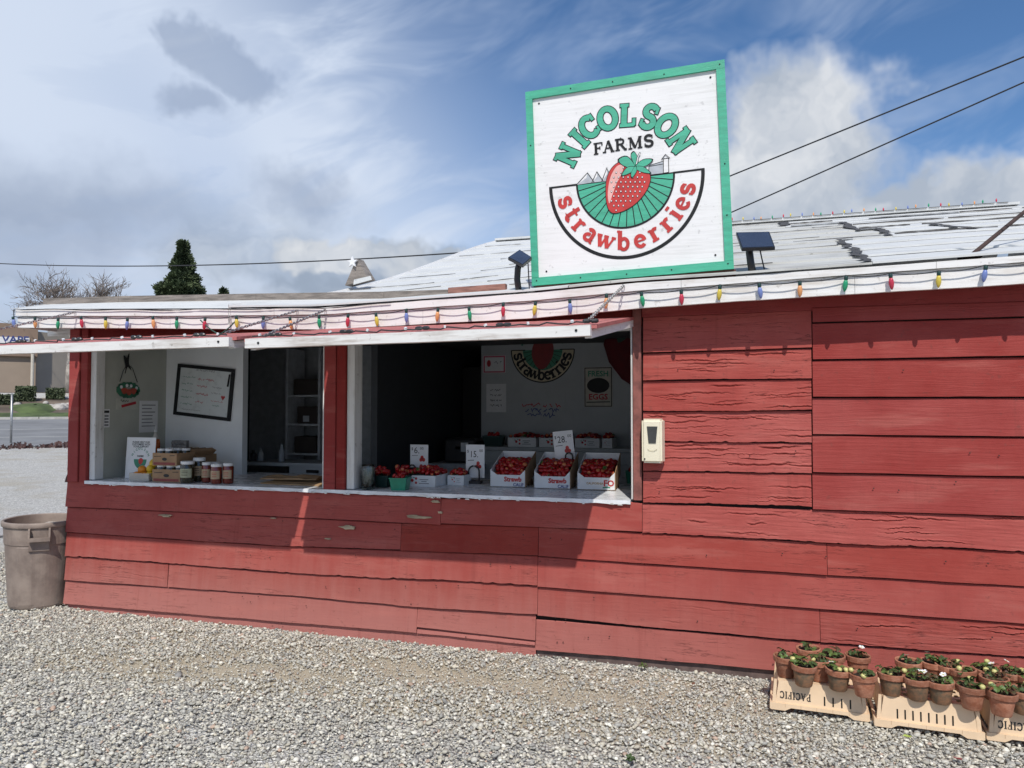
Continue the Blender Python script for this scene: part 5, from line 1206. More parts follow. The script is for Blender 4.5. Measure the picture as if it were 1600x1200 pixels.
# price cards and their wire holders
def price(px0, px1, py0, py1, Y, dollars, cents, label, tilt=0.0, hold=True, zbase=None):
    a = onY(px0, py1, Y); b = onY(px1, py0, Y); W = b[0]-a[0]; H = b[2]-a[2]; root = thing('price_card', (a[0]+W/2, Y, a[2]), label, 'price sign', 'price cards on the counter')
    P = Plane(a, (math.cos(tilt), 0, math.sin(tilt)), (-math.sin(tilt), .0, math.cos(tilt)))
    wpart('card', mslab('card', P, rect(0,0,W,H), -.003, 0, PAPER), root)
    wpart('price', text_mesh('$', P, W*.06, H*.76, W*.20, INK, .001), root); wpart('price', text_mesh(dollars+'.', P, W*.20, H*.62, W*.46, INK, .001, sx=.85 if len(dollars) > 1 else 1), root); wpart('price', text_mesh(cents, P, W*(.72 if len(dollars) > 1 else .55), H*.78, W*.20, INK, .001), root)
    mb = MB(); ribbon(mb, P, [(W*.10,H*.52),(W*.44,H*.53)], H*.025, .001); wpart('fine_print', mb.me('fine_print', INKGR), root)
    mb = MB()
    for (u, v) in ((.66,.44),(.60,.34),(.75,.34)): mb.add(*slab(P, [(W*u+x, H*v+y) for x, y in earc(0,0,W*.09,W*.10,0,330,11)], 0, .0012))
    wpart('berry_picture', mb.me('berry_picture', SIGNRED), root); return root, a, W
def holder(x, y, z, w, h, label):
    root = thing('sign_holder', (x, y, z), label, 'sign holder', 'black sign holders')
    pts = [(x-w/2, y, z+.006)]+[(x+w/2*math.cos(t), y, z+h-w/2+w/2*math.sin(t)) for t in np.linspace(PI, 0, 12)]+[(x+w/2, y, z+.006)]
    wpart('arch', MB().tube(pts, .0065, 8).me('arch', PLASTICBLK, True), root); wpart('base', MB().box((x-w/2-.008, y-.012, z), (x+w/2+.008, y+.055, z+.022)).me('base', PLASTICBLK), root)
price(641, 669, 695, 730, f1[1]*.6+.31, '6', '00', 'small white card priced 6 dollars behind the printed flat')
holder(*onZ(657, 733, CZ+.09)[:1], f1[1]*.6+.27, CZ+.05, .055, .085, 'black arched holder of the 6 dollar card')
_, a, W = price(728, 757, 695, 746, .66, '15', '00', 'tall white card priced 15 dollars between flat and boxes')
hx = onY(740.5, 735, .63)[0]; holder(hx, .63, CZ, .085, .135, 'black arched holder in front of the 15 dollar card')
price(868, 899, 675, 722, .78, '28', '00', 'tilted white card priced 28 dollars above the middle box', .10)
holder(onY(889, 712, .75)[0], .755, CZ+.14, .055, .10, 'black ring holder of the tilted 28 dollar card')

# glass jar with banknotes
pj = onZ(557, 768, CZ); pj = (pj[0], .07, CZ)
GLASS = mat('clear_glass', (0.9, 0.92, 0.92), .05, .01, trans=1.0)
tj = thing('tip_jar', pj, 'glass tip jar full of banknotes against the centre post', 'jar')
link('glass', MB().lathe([(.05,.001),(.054,.01),(.054,.145),(.047,.160),(.049,.172),(.046,.172),(.044,.160),(.050,.143),(.050,.012)], 20, caps=True).me('glass', mat('jar_glass', (0.95, 0.96, 0.95), .03, .01, trans=1.0), True), tj)
NOTE = mat('banknote', (0.42, 0.45, 0.37), .8, .35, 45, col2=(0.16, 0.19, 0.14))
for k in range(9):
    a = k*2.3; z = .02+k*.014; c_, s_ = math.cos(a), math.sin(a); V = []
    for i in range(5):
        for j in range(3): u = (i-2)*.016; V.append((c_*u-s_*(.02+.012*math.sin(i*1.7+k)), s_*u+c_*(.02+.012*math.sin(i*1.7+k)), z+(j-1)*.026+.006*math.sin(i+k)))
    link('banknote', mesh('banknote', V, [(3*i+j, 3*i+3+j, 3*i+4+j, 3*i+1+j) for i in range(4) for j in range(2)], NOTE), tj)

# paper bags
bagp = onZ(450, 752, CZ)
def bag(x, y, z, W, D, rot, label, k):
    V = []; nx, ny = 10, 6
    for j in range(ny+1):
        for i in range(nx+1):
            u = (i/nx-.5)*W; v = (j/ny-.5)*D; h = .006+.022*max(0, fbm(u*9+k, v*9, k))+.012*(1-abs(2*j/ny-1))
            c_, s_ = math.cos(rot), math.sin(rot); V.append((x+u*c_-v*s_, y+u*s_+v*c_, z+h))
    n = len(V); V += [(a, b, z+.0005) for a, b, c in V]; w = nx+1
    Fc = [(j*w+i, j*w+i+1, (j+1)*w+i+1, (j+1)*w+i) for j in range(ny) for i in range(nx)]
    ringi = list(range(w))+[j*w+nx for j in range(1, ny+1)]+[ny*w+i for i in range(nx-1, -1, -1)]+[j*w for j in range(ny-1, 0, -1)]
    Fc += [(a, b, n+b, n+a)[::-1] for a, b in zip(ringi, ringi[1:]+ringi[:1])]
    tag(link('paper_bag', mesh('paper_bag', V, Fc, BAG)), label, 'paper bag', 'flattened paper bags')
bag(-3.16, .30, CZ, .62, .34, -.06, 'flat brown paper bag lying lowest beside the centre post', 1); bag(-3.30, .34, CZ+.03, .46, .25, .12, 'crumpled brown paper bag on top of the flat one', 6)

# jam jars
JGL = mat('jam_red', (0.16, 0.02, 0.008), .12, .3, 30, coat=.6); JGD = mat('jam_dark', (0.035, 0.028, 0.012), .12, .4, 30, coat=.6); LIDM = mat('white_lid', (0.78, 0.78, 0.77), .35, .03); LABM = mat('kraft_label', (0.50, 0.37, 0.23), .7, .12, 18)
def jar(x, y, z, r, h, m, label, lab_col=LABM, group='jam jars on the counter'):
    root = thing('jam_jar', (x, y, z), label, 'jar', group)
    link('glass', MB().lathe([(r*.92,.0005),(r,.006),(r,h*.78),(r*.86,h*.86),(r*.86,h*.9)], 18).me('glass', m, True), root)
    link('lid', MB().lathe([(r*.93,h*.86),(r*.95,h*.88),(r*.95,h*.985),(r*.88,h)], 18).me('lid', LIDM, False), root)
    V = []; n = 9
    for i in range(n): t = -PI*.72+PI*.62*i/(n-1); V += [(math.cos(t)*(r+.0008), math.sin(t)*(r+.0008), h*.25), (math.cos(t)*(r+.0008), math.sin(t)*(r+.0008), h*.66)]
    lb = link('label', mesh('label', V, [(2*i, 2*i+2, 2*i+3, 2*i+1) for i in range(n-1)], lab_col), root)
    V = []
    for k, hh in enumerate((.55, .47, .36)):
        for i in range(5): t = -PI*.56+PI*.28*i/4; V += [(math.cos(t)*(r+.0016), math.sin(t)*(r+.0016), h*hh), (math.cos(t)*(r+.0016), math.sin(t)*(r+.0016), h*(hh+.025))]
    link('label_print', mesh('label_print', V, [(10*k+2*i, 10*k+2*i+2, 10*k+2*i+3, 10*k+2*i+1) for k in range(3) for i in range(4)], INK if m is JGD else INKR), lb)
def jpos(px, Y): return onY(px, 740, Y)[0]
jar(jpos(293, .075), .075, CZ, .053, .165, JGD, 'large dark jar with white lid beside the cardboard jar trays', mat('green_cream_label', (0.42, 0.42, 0.28), .7, .12, 18))
jar(jpos(311, .19), .19, CZ, .050, .185, JGD, 'tall dark jar standing behind the large dark jar')
jar(jpos(323.5, .14), .14, CZ, .040, .155, JGL, 'red jam jar nearest the tall dark jars')
jar(jpos(338, .065), .065, CZ, .041, .150, JGL, 'front middle red jam jar of the jam row')
jar(jpos(336, .23), .23, CZ, .040, .150, JGL, 'rear red jam jar half hidden in the jam row')
jar(jpos(356.5, .11), .11, CZ, .041, .155, JGL, 'red jam jar at the open end of the jam row')
# cardboard trays of jars
def jartray(px0, px1, Y, z, D, H, label, seen):
    x0, x1 = onY(px0, 740, Y)[0], onY(px1, 740, Y)[0]; W = x1-x0; root = thing('jar_tray', ((x0+x1)/2, Y+D/2, z), label, 'cardboard tray', 'stacked cardboard jar trays'); t = .005
    for nm_, a, b in (('front_panel', (x0,Y,z+.001),(x1,Y+t,z+H)), ('back_panel', (x0,Y+D-t,z+.001),(x1,Y+D,z+H)), ('side_panel', (x0,Y+t,z+.001),(x0+t,Y+D-t,z+H)), ('side_panel', (x1-t,Y+t,z+.001),(x1,Y+D-t,z+H)), ('bottom', (x0+t,Y+t,z+.001),(x1-t,Y+D-t,z+.006))):
        wpart(nm_, MB().box(a, b).me(nm_, CARD), root)
    P = Plane((x0, Y, z), (1,0,0), (0,0,1)); mb = MB(); ribbon(mb, P, [(W*.05,H*.17),(W*.94,H*.17)], H*.20, .0012); wpart('red_band_print', mb.me('red_band_print', mat('brown_red_ink', (0.25, 0.05, 0.045))), root)
    mb = MB(); mb.add(*slab(P, earc(W*.5, H*.52, W*.10, H*.13, 0, 330, 11), 0, .0012)); ribbon(mb, P, [(W*.06,H*.72),(W*.36,H*.76)], H*.05, .0012); ribbon(mb, P, [(W*.72,H*.80),(W*.93,H*.82)], H*.05, .0012); wpart('logo_print', mb.me('logo_print', INK), root)
    for j in range(2):
        for i in range(3):
            if (i, j) in seen: jar(x0+W*(i+.5)/3, Y+D*(.27+.46*j), z+.0065, W*.148, H*1.26, JGD, 'jam jar packed inside the '+label.split(' of ')[0].replace('brown ', ''), group='jars packed in cardboard trays')
jartray(238, 282, .045, CZ, .20, .098, 'lower brown cardboard tray of lidded jars', [(0,0),(1,0),(2,0),(2,1),(0,1)])
jartray(238, 275.5, .050, CZ+.126, .20, .098, 'upper brown cardboard tray of lidded jars', [(0,0),(1,0),(0,1),(1,1),(2,1)])
ca = onY(289, 711, .3); wpart('carton', MB().box((ca[0]-.15, .27, CZ+.0), (ca[0]+.13, .52, CZ+.195)).me('carton', CARD), (lambda r: r)(thing('folded_cartons', (ca[0], .4, CZ), 'brown carton with flaps behind the jar trays', 'carton')))
cr = [o for o in bpy.data.objects if o.name == 'folded_cartons'][0]
for k in range(4): wpart('flap', MB().hexa([(ca[0]-.14+k*.068, .28, CZ+.196), (ca[0]-.09+k*.068, .28, CZ+.196), (ca[0]-.09+k*.068, .50, CZ+.196), (ca[0]-.14+k*.068, .50, CZ+.196), (ca[0]-.12+k*.068, .27, CZ+.245), (ca[0]-.075+k*.068, .27, CZ+.225), (ca[0]-.075+k*.068, .52, CZ+.225), (ca[0]-.12+k*.068, .52, CZ+.245)]).me('flap', CARD if k % 2 else mat('dark_card', (0.12, 0.075, 0.045), .8)), cr)

# notice card with the farm emblem
Yc = .20; a = onY(195, 741, Yc); b = onY(241, 684, Yc); W = b[0]-a[0]; H = b[2]-CZ
nc = thing('notice_card', ((a[0]+b[0])/2, Yc, CZ), 'standing white notice with the farm emblem behind the fruit basket', 'notice')
P = Plane((a[0], Yc, CZ+.001), (1,0,0), (0,.06,1)); wpart('sheet', mslab('sheet', P, rect(0,0,W,H), -.003, 0, PAPER), nc)
for k, s in enumerate(('PLEASE HELP OUR', 'CUSTOMERS WITH', 'YOUR SUPPORT')): wpart('lettering', text_mesh(s, P, W*.5, H*(.865-.055*k), W*.074, INK, .0012, 'CENTER', bold=.0004), nc)
for k, ch in enumerate('NICOLSON'): t = math.radians(155-k*18.6); wpart('lettering', text_mesh(ch, P, W*.5+W*.27*math.cos(t), H*.47+W*.27*math.sin(t), W*.095, INKG, .0012, 'CENTER', t-PI/2, .0006), nc)
wpart('lettering', text_mesh('FARMS', P, W*.5, H*.525, W*.075, INK, .0012, 'CENTER', bold=.0005), nc)
wpart('half_disc', mslab('half_disc', P, earc(W*.5, H*.47, W*.22, W*.26, 180, 360, 16), 0, .001, INKG), nc); wpart('berry_print', mslab('berry_print', P, smoothpoly([(W*.45,H*.40),(W*.46,H*.47),(W*.53,H*.50),(W*.60,H*.46),(W*.58,H*.39),(W*.51,H*.34)]), .001, .002, SIGNRED), nc)
# basket of lemons and oranges
Yb = .055; a = onY(200, 750, Yb); b = onY(239, 720, Yb); xm = (a[0]+b[0])/2-.01
fb = thing('fruit_basket', (xm, Yb+.07, CZ), 'clear plastic punnet of oranges and lemons at the counter corner', 'basket')
mb = MB(); w = .095
for (x0, x1, y0, y1) in ((-w, w, -.075, -.073), (-w, w, .073, .075), (-w, -w+.002, -.0725, .0725), (w-.002, w, -.0725, .0725)): mb.box((x0, y0, .001), (x1, y1, .062))
link('tub', mb.me('tub', mat('clear_tub', (0.85, 0.82, 0.75), .2, .03, trans=.6)), fb)
FR = random.Random(4); CIT = {}
for nm_, c_ in (('orange', (0.72, 0.26, 0.02)), ('lemon', (0.72, 0.46, 0.02))): CIT[nm_] = MB().lathe([(.002,-.034),(.010,-.0315),(.023,-.024),(.031,-.011),(.033,.002),(.029,.016),(.018,.028),(.007,.0325),(.001,.033)], 14).me(nm_, mat(nm_+'_peel', c_, .45, .1, 30, .2, 400), True)
for k, (x, y, z, n_) in enumerate(((-.055,-.035,.04,'orange'),(.01,-.035,.038,'orange'),(.062,-.03,.04,'lemon'),(-.05,.035,.045,'orange'),(.02,.035,.045,'orange'),(-.03,-.01,.085,'orange'),(.045,.0,.090,'lemon'),(.055,.02,.135,'lemon'))):
    tag(link(n_, CIT[n_], None, (xm+x, Yb+.07+y, CZ+z), (FR.uniform(0,3), FR.uniform(0,3), 0), (1, 1, 1.15 if n_ == 'lemon' else 1)), 'yellow lemon in the fruit punnet at the counter corner' if n_ == 'lemon' else 'orange in the fruit punnet at the counter corner', n_, n_+'s in the punnet')
# soap bottle and egg carton on the ledge
p = onX(198, 705, -4.80); pz = 1.1905
bt = thing('soap_bottle', (-4.80, .52, pz), 'orange liquid soap pump bottle on the side ledge', 'bottle')
link('body', MB().lathe([(.034,.001),(.037,.01),(.037,.115),(.030,.14)], 16).me('body', mat('orange_liquid', (0.55, 0.12, 0.02), .2, .1), True), bt); link('shoulder', MB().lathe([(.030,.14),(.022,.165),(.013,.185),(.013,.20)], 16).me('shoulder', mat('clear_plastic', (0.55, 0.52, 0.46), .2), True), bt)
link('pump', MB().lathe([(.014,.20),(.014,.22),(.005,.222),(.005,.255),(.010,.257),(.010,.268)], 12).me('pump', LIDM, True), bt); link('nozzle', MB().box((-.006,-.045,.258), (.006,0,.266)).me('nozzle', LIDM), bt)
eg = thing('egg_carton', (-4.645, .62, pz), 'grey pulp egg tray leaning on the side ledge', 'egg carton'); V = []; nx, ny = 24, 16
for j in range(ny+1):
    for i in range(nx+1): u = (i/nx-.5)*.155; v = j/ny*.125; V.append((u, -.012*abs(math.sin(i/nx*PI*4))*abs(math.sin(j/ny*PI*3))*2+.02*v, v+.001))
n = len(V); V += [(a, .035, c_) for a, b_, c_ in V]; w = nx+1
Fc = [(j*w+i, j*w+i+1, (j+1)*w+i+1, (j+1)*w+i) for j in range(ny) for i in range(nx)]; Fc += [(n+b_ if False else n+a, n+b_, n+c_, n+d_)[::-1] for a, b_, c_, d_ in Fc[:nx*ny]]
link('pulp', mesh('pulp', V, Fc, mat('grey_pulp', (0.30, 0.29, 0.28), .9, .12, 30)), eg)
# a sheet of paper under the green basket
tag(link('paper_sheet', mslab('paper_sheet', Plane((-2.43, -.005, CZ+.0003), (1,.03,0), (-.03,1,0)), [(0,0),(.24,.0),(.26,.03),(.20,.13),(.02,.12)], 0, .0008, PAPER)), 'crumpled white paper under the bright green basket', 'paper')

# ---------------- notices on the walls inside
SR = random.Random(9)
# whiteboard, hung askew
Yw = .797; q4 = [onY(271,649,Yw), onY(361,657,Yw), onY(371,577,Yw), onY(278,568,Yw)]; cw = np.mean(q4, 0); an = -math.radians(5.6)
Ww = np.linalg.norm(q4[1]-q4[0])*.98; Hw = np.linalg.norm(q4[3]-q4[0])*.98
P = Plane(cw, (math.cos(an), 0, math.sin(an)), (-math.sin(an), 0, math.cos(an)))
wbd = thing('whiteboard', cw, 'tilted whiteboard in a black frame with faint handwriting', 'whiteboard')
wpart('board', mslab('board', P, rect(-Ww/2+.01,-Hw/2+.01,Ww/2-.01,Hw/2-.01), 0, .008, mat('whiteboard_face', (0.66, 0.70, 0.69), .3, .04)), wbd)
for r in (rect(-Ww/2,Hw/2-.03,Ww/2,Hw/2), rect(-Ww/2,-Hw/2,Ww/2,-Hw/2+.03), rect(-Ww/2,-Hw/2+.0305,-Ww/2+.03,Hw/2-.0305), rect(Ww/2-.03,-Hw/2+.0305,Ww/2,Hw/2-.0305)): wpart('frame_rail', mslab('frame_rail', P, r, 0, .018, BLACK), wbd)
for (u, v, w, h, m_) in ((-.10,.19,.20,.016,INKGR),(-.24,.12,.14,.012,INKG),(-.08,.11,.18,.018,INKR),(-.24,.06,.12,.014,INKG),(-.08,.05,.13,.018,INKR),(-.24,0,.12,.014,INKG),(-.08,-.02,.14,.018,INKR),(-.24,-.06,.14,.014,INKG),(-.08,-.09,.10,.018,INKR),(-.24,-.12,.14,.014,INKG),(.08,.05,.11,.012,INKGR),(.08,.0,.10,.012,INKGR),(.08,-.07,.13,.012,INKR),(.10,-.11,.08,.012,INKG),(-.22,-.17,.20,.010,INKGR)):
    wpart('handwriting', scrawl(P, u, v, w, h, SR, .0085).me('handwriting', m_), wbd)
wpart('heart_mark', mslab('heart_mark', P, [(.205,-.055),(.228,-.025),(.216,-.012),(.205,-.022),(.194,-.012),(.182,-.025)], .008, .0095, SIGNRED), wbd)
wpart('marker', MB().tube([P.p(Ww/2-.045, Hw/2-.05, .014), P.p(Ww/2-.055, .07, .014)], .007, 8).me('marker', BLACK), wbd)
# side wall notices (face +x)
def sideP(px, py): p = onX(px, py, -4.9505); return Plane(p, (0,1,0), (0,0,1))
def notice(name, P, W, H, m, label, cat='notice'):
    root = thing(name, P.p(W/2, 0), label, cat); wpart('sheet', mslab('sheet', P, rect(0,0,W,H), 0, .003, m), root); return root
P0 = sideP(217, 676); W = onX(246, 660, -4.95)[1]-P0.o.y; H = onX(217, 626, -4.95)[2]-P0.o.z
r = notice('printed_notice', P0, W, H, PAPER, 'printed notice sheet on the side wall beside the whiteboard wall')
for k in range(7): wpart('text_line', (lambda m_: (ribbon(m_, P0, [(W*.12,H*(.86-.11*k)),(W*SR.uniform(.6,.9),H*(.86-.11*k))], H*.03, .004), m_.me('text_line', INKGR))[1])(MB()), r)
P0 = sideP(181, 640); W = onX(217, 640, -4.95)[1]-P0.o.y; H = onX(181, 622, -4.95)[2]-P0.o.z
r = notice('plaque', P0, W, H, mat('pale_card', (0.52, 0.52, 0.45)), 'strawberry plaque with a wire hanger and dark bow on the side wall', 'plaque')
H2 = onX(181, 596, -4.95)[2]-P0.o.z
cyp = (H+H2)/2; ry = (H2-H)*.5; PG = mat('plaque_green', (0.03, 0.16, 0.09), .6, .3); PRD = mat('plaque_red', (0.42, 0.07, 0.04), .6, .2)
for k in range(13):
    t = 2*PI*k/13; ux, uy = W*.5+W*.36*math.cos(t), cyp+ry*.68*math.sin(t)
    wpart('painted_leaf', mslab('painted_leaf', P0, [(ux+x*W*.155*(1+.18*math.sin(3*q+k)), uy+y*ry*.34*(1+.18*math.cos(2*q+k))) for q, (x, y) in enumerate(earc(0,0,1,1,0,330,11))], .003, .007+.0007*(k % 3), PG), r)
for k, (u, v) in enumerate(((.18,.35),(.42,.55),(.60,.52),(.84,.28))): wpart('painted_flower', mslab('painted_flower', P0, [(W*u+x, cyp+ry*v+y) for x, y in earc(0,0,W*.06,W*.06,0,330,9)], .009, .0105, PAPER), r)
for k, (u, v) in enumerate(((.30,-.12),(.50,-.25),(.70,-.12))): wpart('painted_berry', mslab('painted_berry', P0, smoothpoly([(W*u-W*.13,cyp+ry*(v+.2)),(W*u,cyp+ry*(v+.36)),(W*u+W*.13,cyp+ry*(v+.2)),(W*u+W*.05,cyp+ry*(v-.32)),(W*u-W*.05,cyp+ry*(v-.32))], 4), .010, .013+.001*k, PRD), r)
wpart('hanger', MB().tube([P0.p(W*.12,H2,.008), P0.p(W*.25,H2+.09,.008), P0.p(W*.42,H2+.15,.008), P0.p(W*.65,H2+.12,.008), P0.p(W*.88,H2,.008)], .003, 6).me('hanger', WIRE), r)
wpart('bow', mslab('bow', P0, smoothpoly([(W*.35,H2+.12),(W*.25,H2+.22),(W*.38,H2+.20),(W*.48,H2+.24),(W*.46,H2+.16),(W*.58,H2+.10),(W*.42,H2+.13),(W*.32,H2+.07)], 3), .009, .016, BLACK), r)
mb = MB(); ribbon(mb, P0, [(W*.22,H*.28),(W*.85,H*.62)], H*.24, .0042); wpart('red_lettering', mb.me('red_lettering', INKR), r); wpart('dark_lettering', scrawl(P0, W*.18, H*.78, W*.35, H*.2, SR, .0042).me('dark_lettering', INK), r)
P0 = sideP(161, 668); r = notice('payment_card', P0, .062, .15, PAPER, 'narrow black and white card at the outer edge of the side wall'); wpart('heading', mslab('heading', P0, rect(.006,.118,.056,.138), .003, .004, INK), r)
for k in range(4): wpart('text_block', mslab('text_block', P0, rect(.01,.012+.025*k,.05,.026+.025*k), .003, .004, INKGR), r)
# back wall
def backP(px, py): p = onY(px, py, 2.4985); return Plane(p, (1,0,0), (0,0,1))
P0 = backP(796, 611); W = onY(908, 600, 2.5)[0]-P0.o.x; H = W*1.02
r = notice('emblem_sign', P0, W, H, INWHITE, 'dim square farm emblem sign on the back wall', 'sign')
c0, c1 = W*.47, H*.545; R1 = W*.44
mb = MB(); ribbon(mb, P0, earc(c0,c1,R1,R1,180,360,30), .012, .0055); ribbon(mb, P0, [(c0-R1,c1),(c0-R1*.55,c1)], .01, .0056); ribbon(mb, P0, [(c0+R1*.55,c1),(c0+R1,c1)], .01, .0056); wpart('half_ring', mb.me('half_ring', BLACK), r)
wpart('cream_band', mslab('cream_band', P0, earc(c0,c1,R1*.98,R1*.98,180,360,30), .003, .0042, mat('cream_band', (0.55, 0.48, 0.33))), r)
wpart('field', mslab('field', P0, earc(c0,c1,R1*.63,R1*.63,180,360,24), .0042, .005, INKG), r)
mb = MB()
for k in range(13): t = math.radians(188+k*13.7); ribbon(mb, P0, [(c0+.03*math.cos(t), c1+.03*math.sin(t)), (c0+R1*.62*math.cos(t), c1+R1*.62*math.sin(t))], .005, .0056+.0001*(k % 2))
wpart('furrow_lines', mb.me('furrow_lines', BLACK), r)
wpart('berry', mslab('berry', P0, smoothpoly([(c0-.11,c1-.06),(c0-.085,c1+.07),(c0,c1+.13),(c0+.10,c1+.07),(c0+.11,c1-.05),(c0+.035,c1-.18),(c0-.05,c1-.18)]), .0058, .007, mat('dull_berry_red', (0.26, 0.025, 0.025))), r)
wpart('calyx', mslab('calyx', P0, [(c0-.05,c1+.10),(c0,c1+.12),(c0+.05,c1+.15),(c0+.03,c1+.11),(c0+.09,c1+.09),(c0+.02,c1+.085)], .007, .0078, BLACK), r)
for k, ch in enumerate('strawberries'):
    t = math.radians((194,207.5,221,235,251,267.5,282,295.5,308.5,319.5,331,345)[k]); wpart('letter', glyph(P0, ch, c0+R1*.81*math.cos(t), c1+R1*.81*math.sin(t), t+PI/2, .125, .2, .006).me('letter', BLACK), r)
for k, ch in enumerate('NICOLSON'): t = math.radians(152-k*17.7); wpart('letter', glyph(P0, ch, c0+R1*.83*math.cos(t), c1+R1*.83*math.sin(t), t-PI/2, .13, .25, .006).me('letter', INKG), r)
def backnote(px0, px1, py0, py1, m, label, name='wall_notice'):
    P0 = backP(px0, py1); W = onY(px1, py1, 2.5)[0]-P0.o.x; H = onY(px0, py0, 2.5)[2]-P0.o.z; return P0, W, H, notice(name, P0, W, H, m, label)
P0, W, H, r = backnote(755, 790, 556, 583, PAPER, 'pink-bordered notice with a small berry on the back wall')
mb = MB(); ribbon(mb, P0, [(W*.05,H*.06),(W*.95,H*.06),(W*.95,H*.94),(W*.05,H*.94),(W*.05,H*.06)], W*.06, .0042); wpart('border', mb.me('border', mat('pink_ink', (0.55, 0.10, 0.16))), r); wpart('berry_print', mslab('berry_print', P0, earc(W*.26,H*.55,W*.09,H*.2,0,330,11), .003, .0042, INKR), r); wpart('handwriting', scrawl(P0, W*.5, H*.6, W*.35, H*.14, SR, .0042).me('handwriting', INKGR), r)
P0, W, H, r = backnote(760, 791, 600, 644, PAPER, 'plain printed price list below the pink-bordered notice')
for k in range(4): wpart('text_line', scrawl(P0, W*.2, H*(.78-.18*k), W*.6, H*.07, SR, .0042).me('text_line', INK), r)
P0, W, H, r = backnote(815, 884, 614, 650, INWHITE, 'pale handwritten sheet below the dim emblem sign')
for k, m_ in enumerate((INKR, INKB, INKB)): wpart('handwriting', scrawl(P0, W*(.02+.06*k), H*(.46-.2*k), W*(.9-.1*k), H*.16, SR, .0042).me('handwriting', m_), r)
P0, W, H, r = backnote(913, 957, 574, 636, mat('poster_paper', (0.50, 0.47, 0.40)), 'framed FRESH EGGS poster with a black oval', 'egg_poster')
mb = MB(); ribbon(mb, P0, [(.008,.008),(W-.008,.008),(W-.008,H-.008),(.008,H-.008),(.008,.008)], .008, .0042); wpart('border', mb.me('border', BLACK), r)
wpart('oval', mslab('oval', P0, earc(W*.5,H*.54,W*.40,H*.19,0,350,30), .003, .0045, BLACK), r); wpart('lettering', text_mesh('FRESH', P0, W*.5, H*.77, W*.27, INKG, .0045, 'CENTER', bold=.002), r); wpart('lettering', text_mesh('EGGS', P0, W*.5, H*.19, W*.28, INKR, .0045, 'CENTER', bold=.002), r)
mb = MB(); ribbon(mb, P0, [(W*.08,H*.12),(W*.92,H*.13)], H*.025, .0042); wpart('rule', mb.me('rule', INK), r)
# big felt strawberry hanging in the right corner
cb = onY(988, 545, 2.2); bs = thing('strawberry_decoration', cb-np.array((0,0,.3)), 'large dark red strawberry decoration hanging in the right corner', 'decoration')
V = MB().lathe([(.01,-.34),(.10,-.28),(.22,-.12),(.27,.05),(.24,.15),(.12,.20),(.01,.21)], 20, tuple(cb), sq=.35); wpart('berry', V.me('berry', mat('felt_red', (0.10, 0.006, 0.010), .85, .15), True), bs)
mb = MB()
for k in range(9): t = k*.7; mb.add(*slab(Plane(cb+np.array((math.cos(t)*.12, -.09, .20+math.sin(t)*.05)), (math.cos(t),0,math.sin(t)), (-math.sin(t),0,math.cos(t))), smoothpoly([(-.05,0),(.03,.05),(.12,0),(.03,-.05)], 3), 0, .008))
wpart('leaf_cap', mb.me('leaf_cap', mat('felt_green', (0.03, 0.06, 0.045), .85, .3)), bs)

# ================================================================== TRASH CAN
CC = Vector((-5.475, 0.02, 0.0)); CANM = mat('grey_brown_can_plastic', (0.245, 0.19, 0.16), .6, .16, 7, .12, 60, col2=(0.33, 0.265, 0.22))
can = thing('trash_can', CC, 'open grey-brown round plastic trash can at the left corner of the stand', 'trash can', rot=(.012, .02, math.radians(12)))
def ringprof(prof, seg=64):
    V = []
    for r, z, rib in prof:
        for k in range(seg):
            t = 2*PI*k/seg; rr = r
            if rib: rr += .0045*(1 if (k % 16) in (0, 1, 2, 3, 4) else 0)
            V.append((rr*math.cos(t), rr*math.sin(t), z))
    n = len(prof); return V, [(i*seg+k, i*seg+(k+1) % seg, (i+1)*seg+(k+1) % seg, (i+1)*seg+k) for i in range(n-1) for k in range(seg)]
V, Fc = ringprof([(.0,.004,0),(.19,.004,0),(.212,.012,0),(.219,.03,0),(.221,.05,1),(.232,.2,1),(.244,.38,1),(.252,.50,1),(.253,.512,0),(.259,.520,0),(.263,.60,0),(.266,.655,0),(.268,.662,0)])
link('body', mesh('body', V, Fc, CANM, False), can)
V, Fc = ringprof([(.261,.657,0),(.276,.655,0),(.280,.662,0),(.281,.690,0),(.276,.697,0),(.262,.697,0),(.257,.690,0),(.257,.655,0)]); link('rim', mesh('rim', V, Fc, CANM, True), can)
V, Fc = ringprof([(.256,.692,0),(.245,.42,0),(.215,.03,0),(.0,.028,0)]); link('liner_wall', mesh('liner_wall', V, [f[::-1] for f in Fc], CANM, True), can)
for a in (-.98, 2.16):
    h = MB(); c_, s_ = math.cos(a), math.sin(a); ta = (-s_, c_)
    f = lambda r, t, z: (c_*r+ta[0]*t, s_*r+ta[1]*t, z)
    for t in (-.075, .062): h.hexa([f(.262,t,.575), f(.262,t+.013,.575), f(.305,t+.013,.575), f(.305,t,.575), f(.262,t,.66), f(.262,t+.013,.66), f(.292,t+.013,.655), f(.292,t,.655)])
    h.hexa([f(.288,-.0745,.560), f(.288,.0745,.560), f(.318,.0745,.560), f(.318,-.0745,.560), f(.288,-.0745,.588), f(.288,.0745,.588), f(.318,.0745,.588), f(.318,-.0745,.588)])
    me = h.me('handle', CANM); link('handle', me, can)
    hp = MB(); hp.hexa([f(.245,-.07,.47), f(.245,.07,.47), f(.266,.07,.48), f(.266,-.07,.48), f(.255,-.07,.575), f(.255,.07,.575), f(.272,.07,.575), f(.272,-.07,.575)]); link('handle_plate', hp.me('handle_plate', CANM), can)
gm = MB(); Vb = []
for k in range(18): t = 2*PI*k/18; Vb.append((.16*math.cos(t)*(1+.1*math.sin(3*t)), .15*math.sin(t), .60+.03*math.sin(2*t)))
Vb += [(.02, .02, .66)]
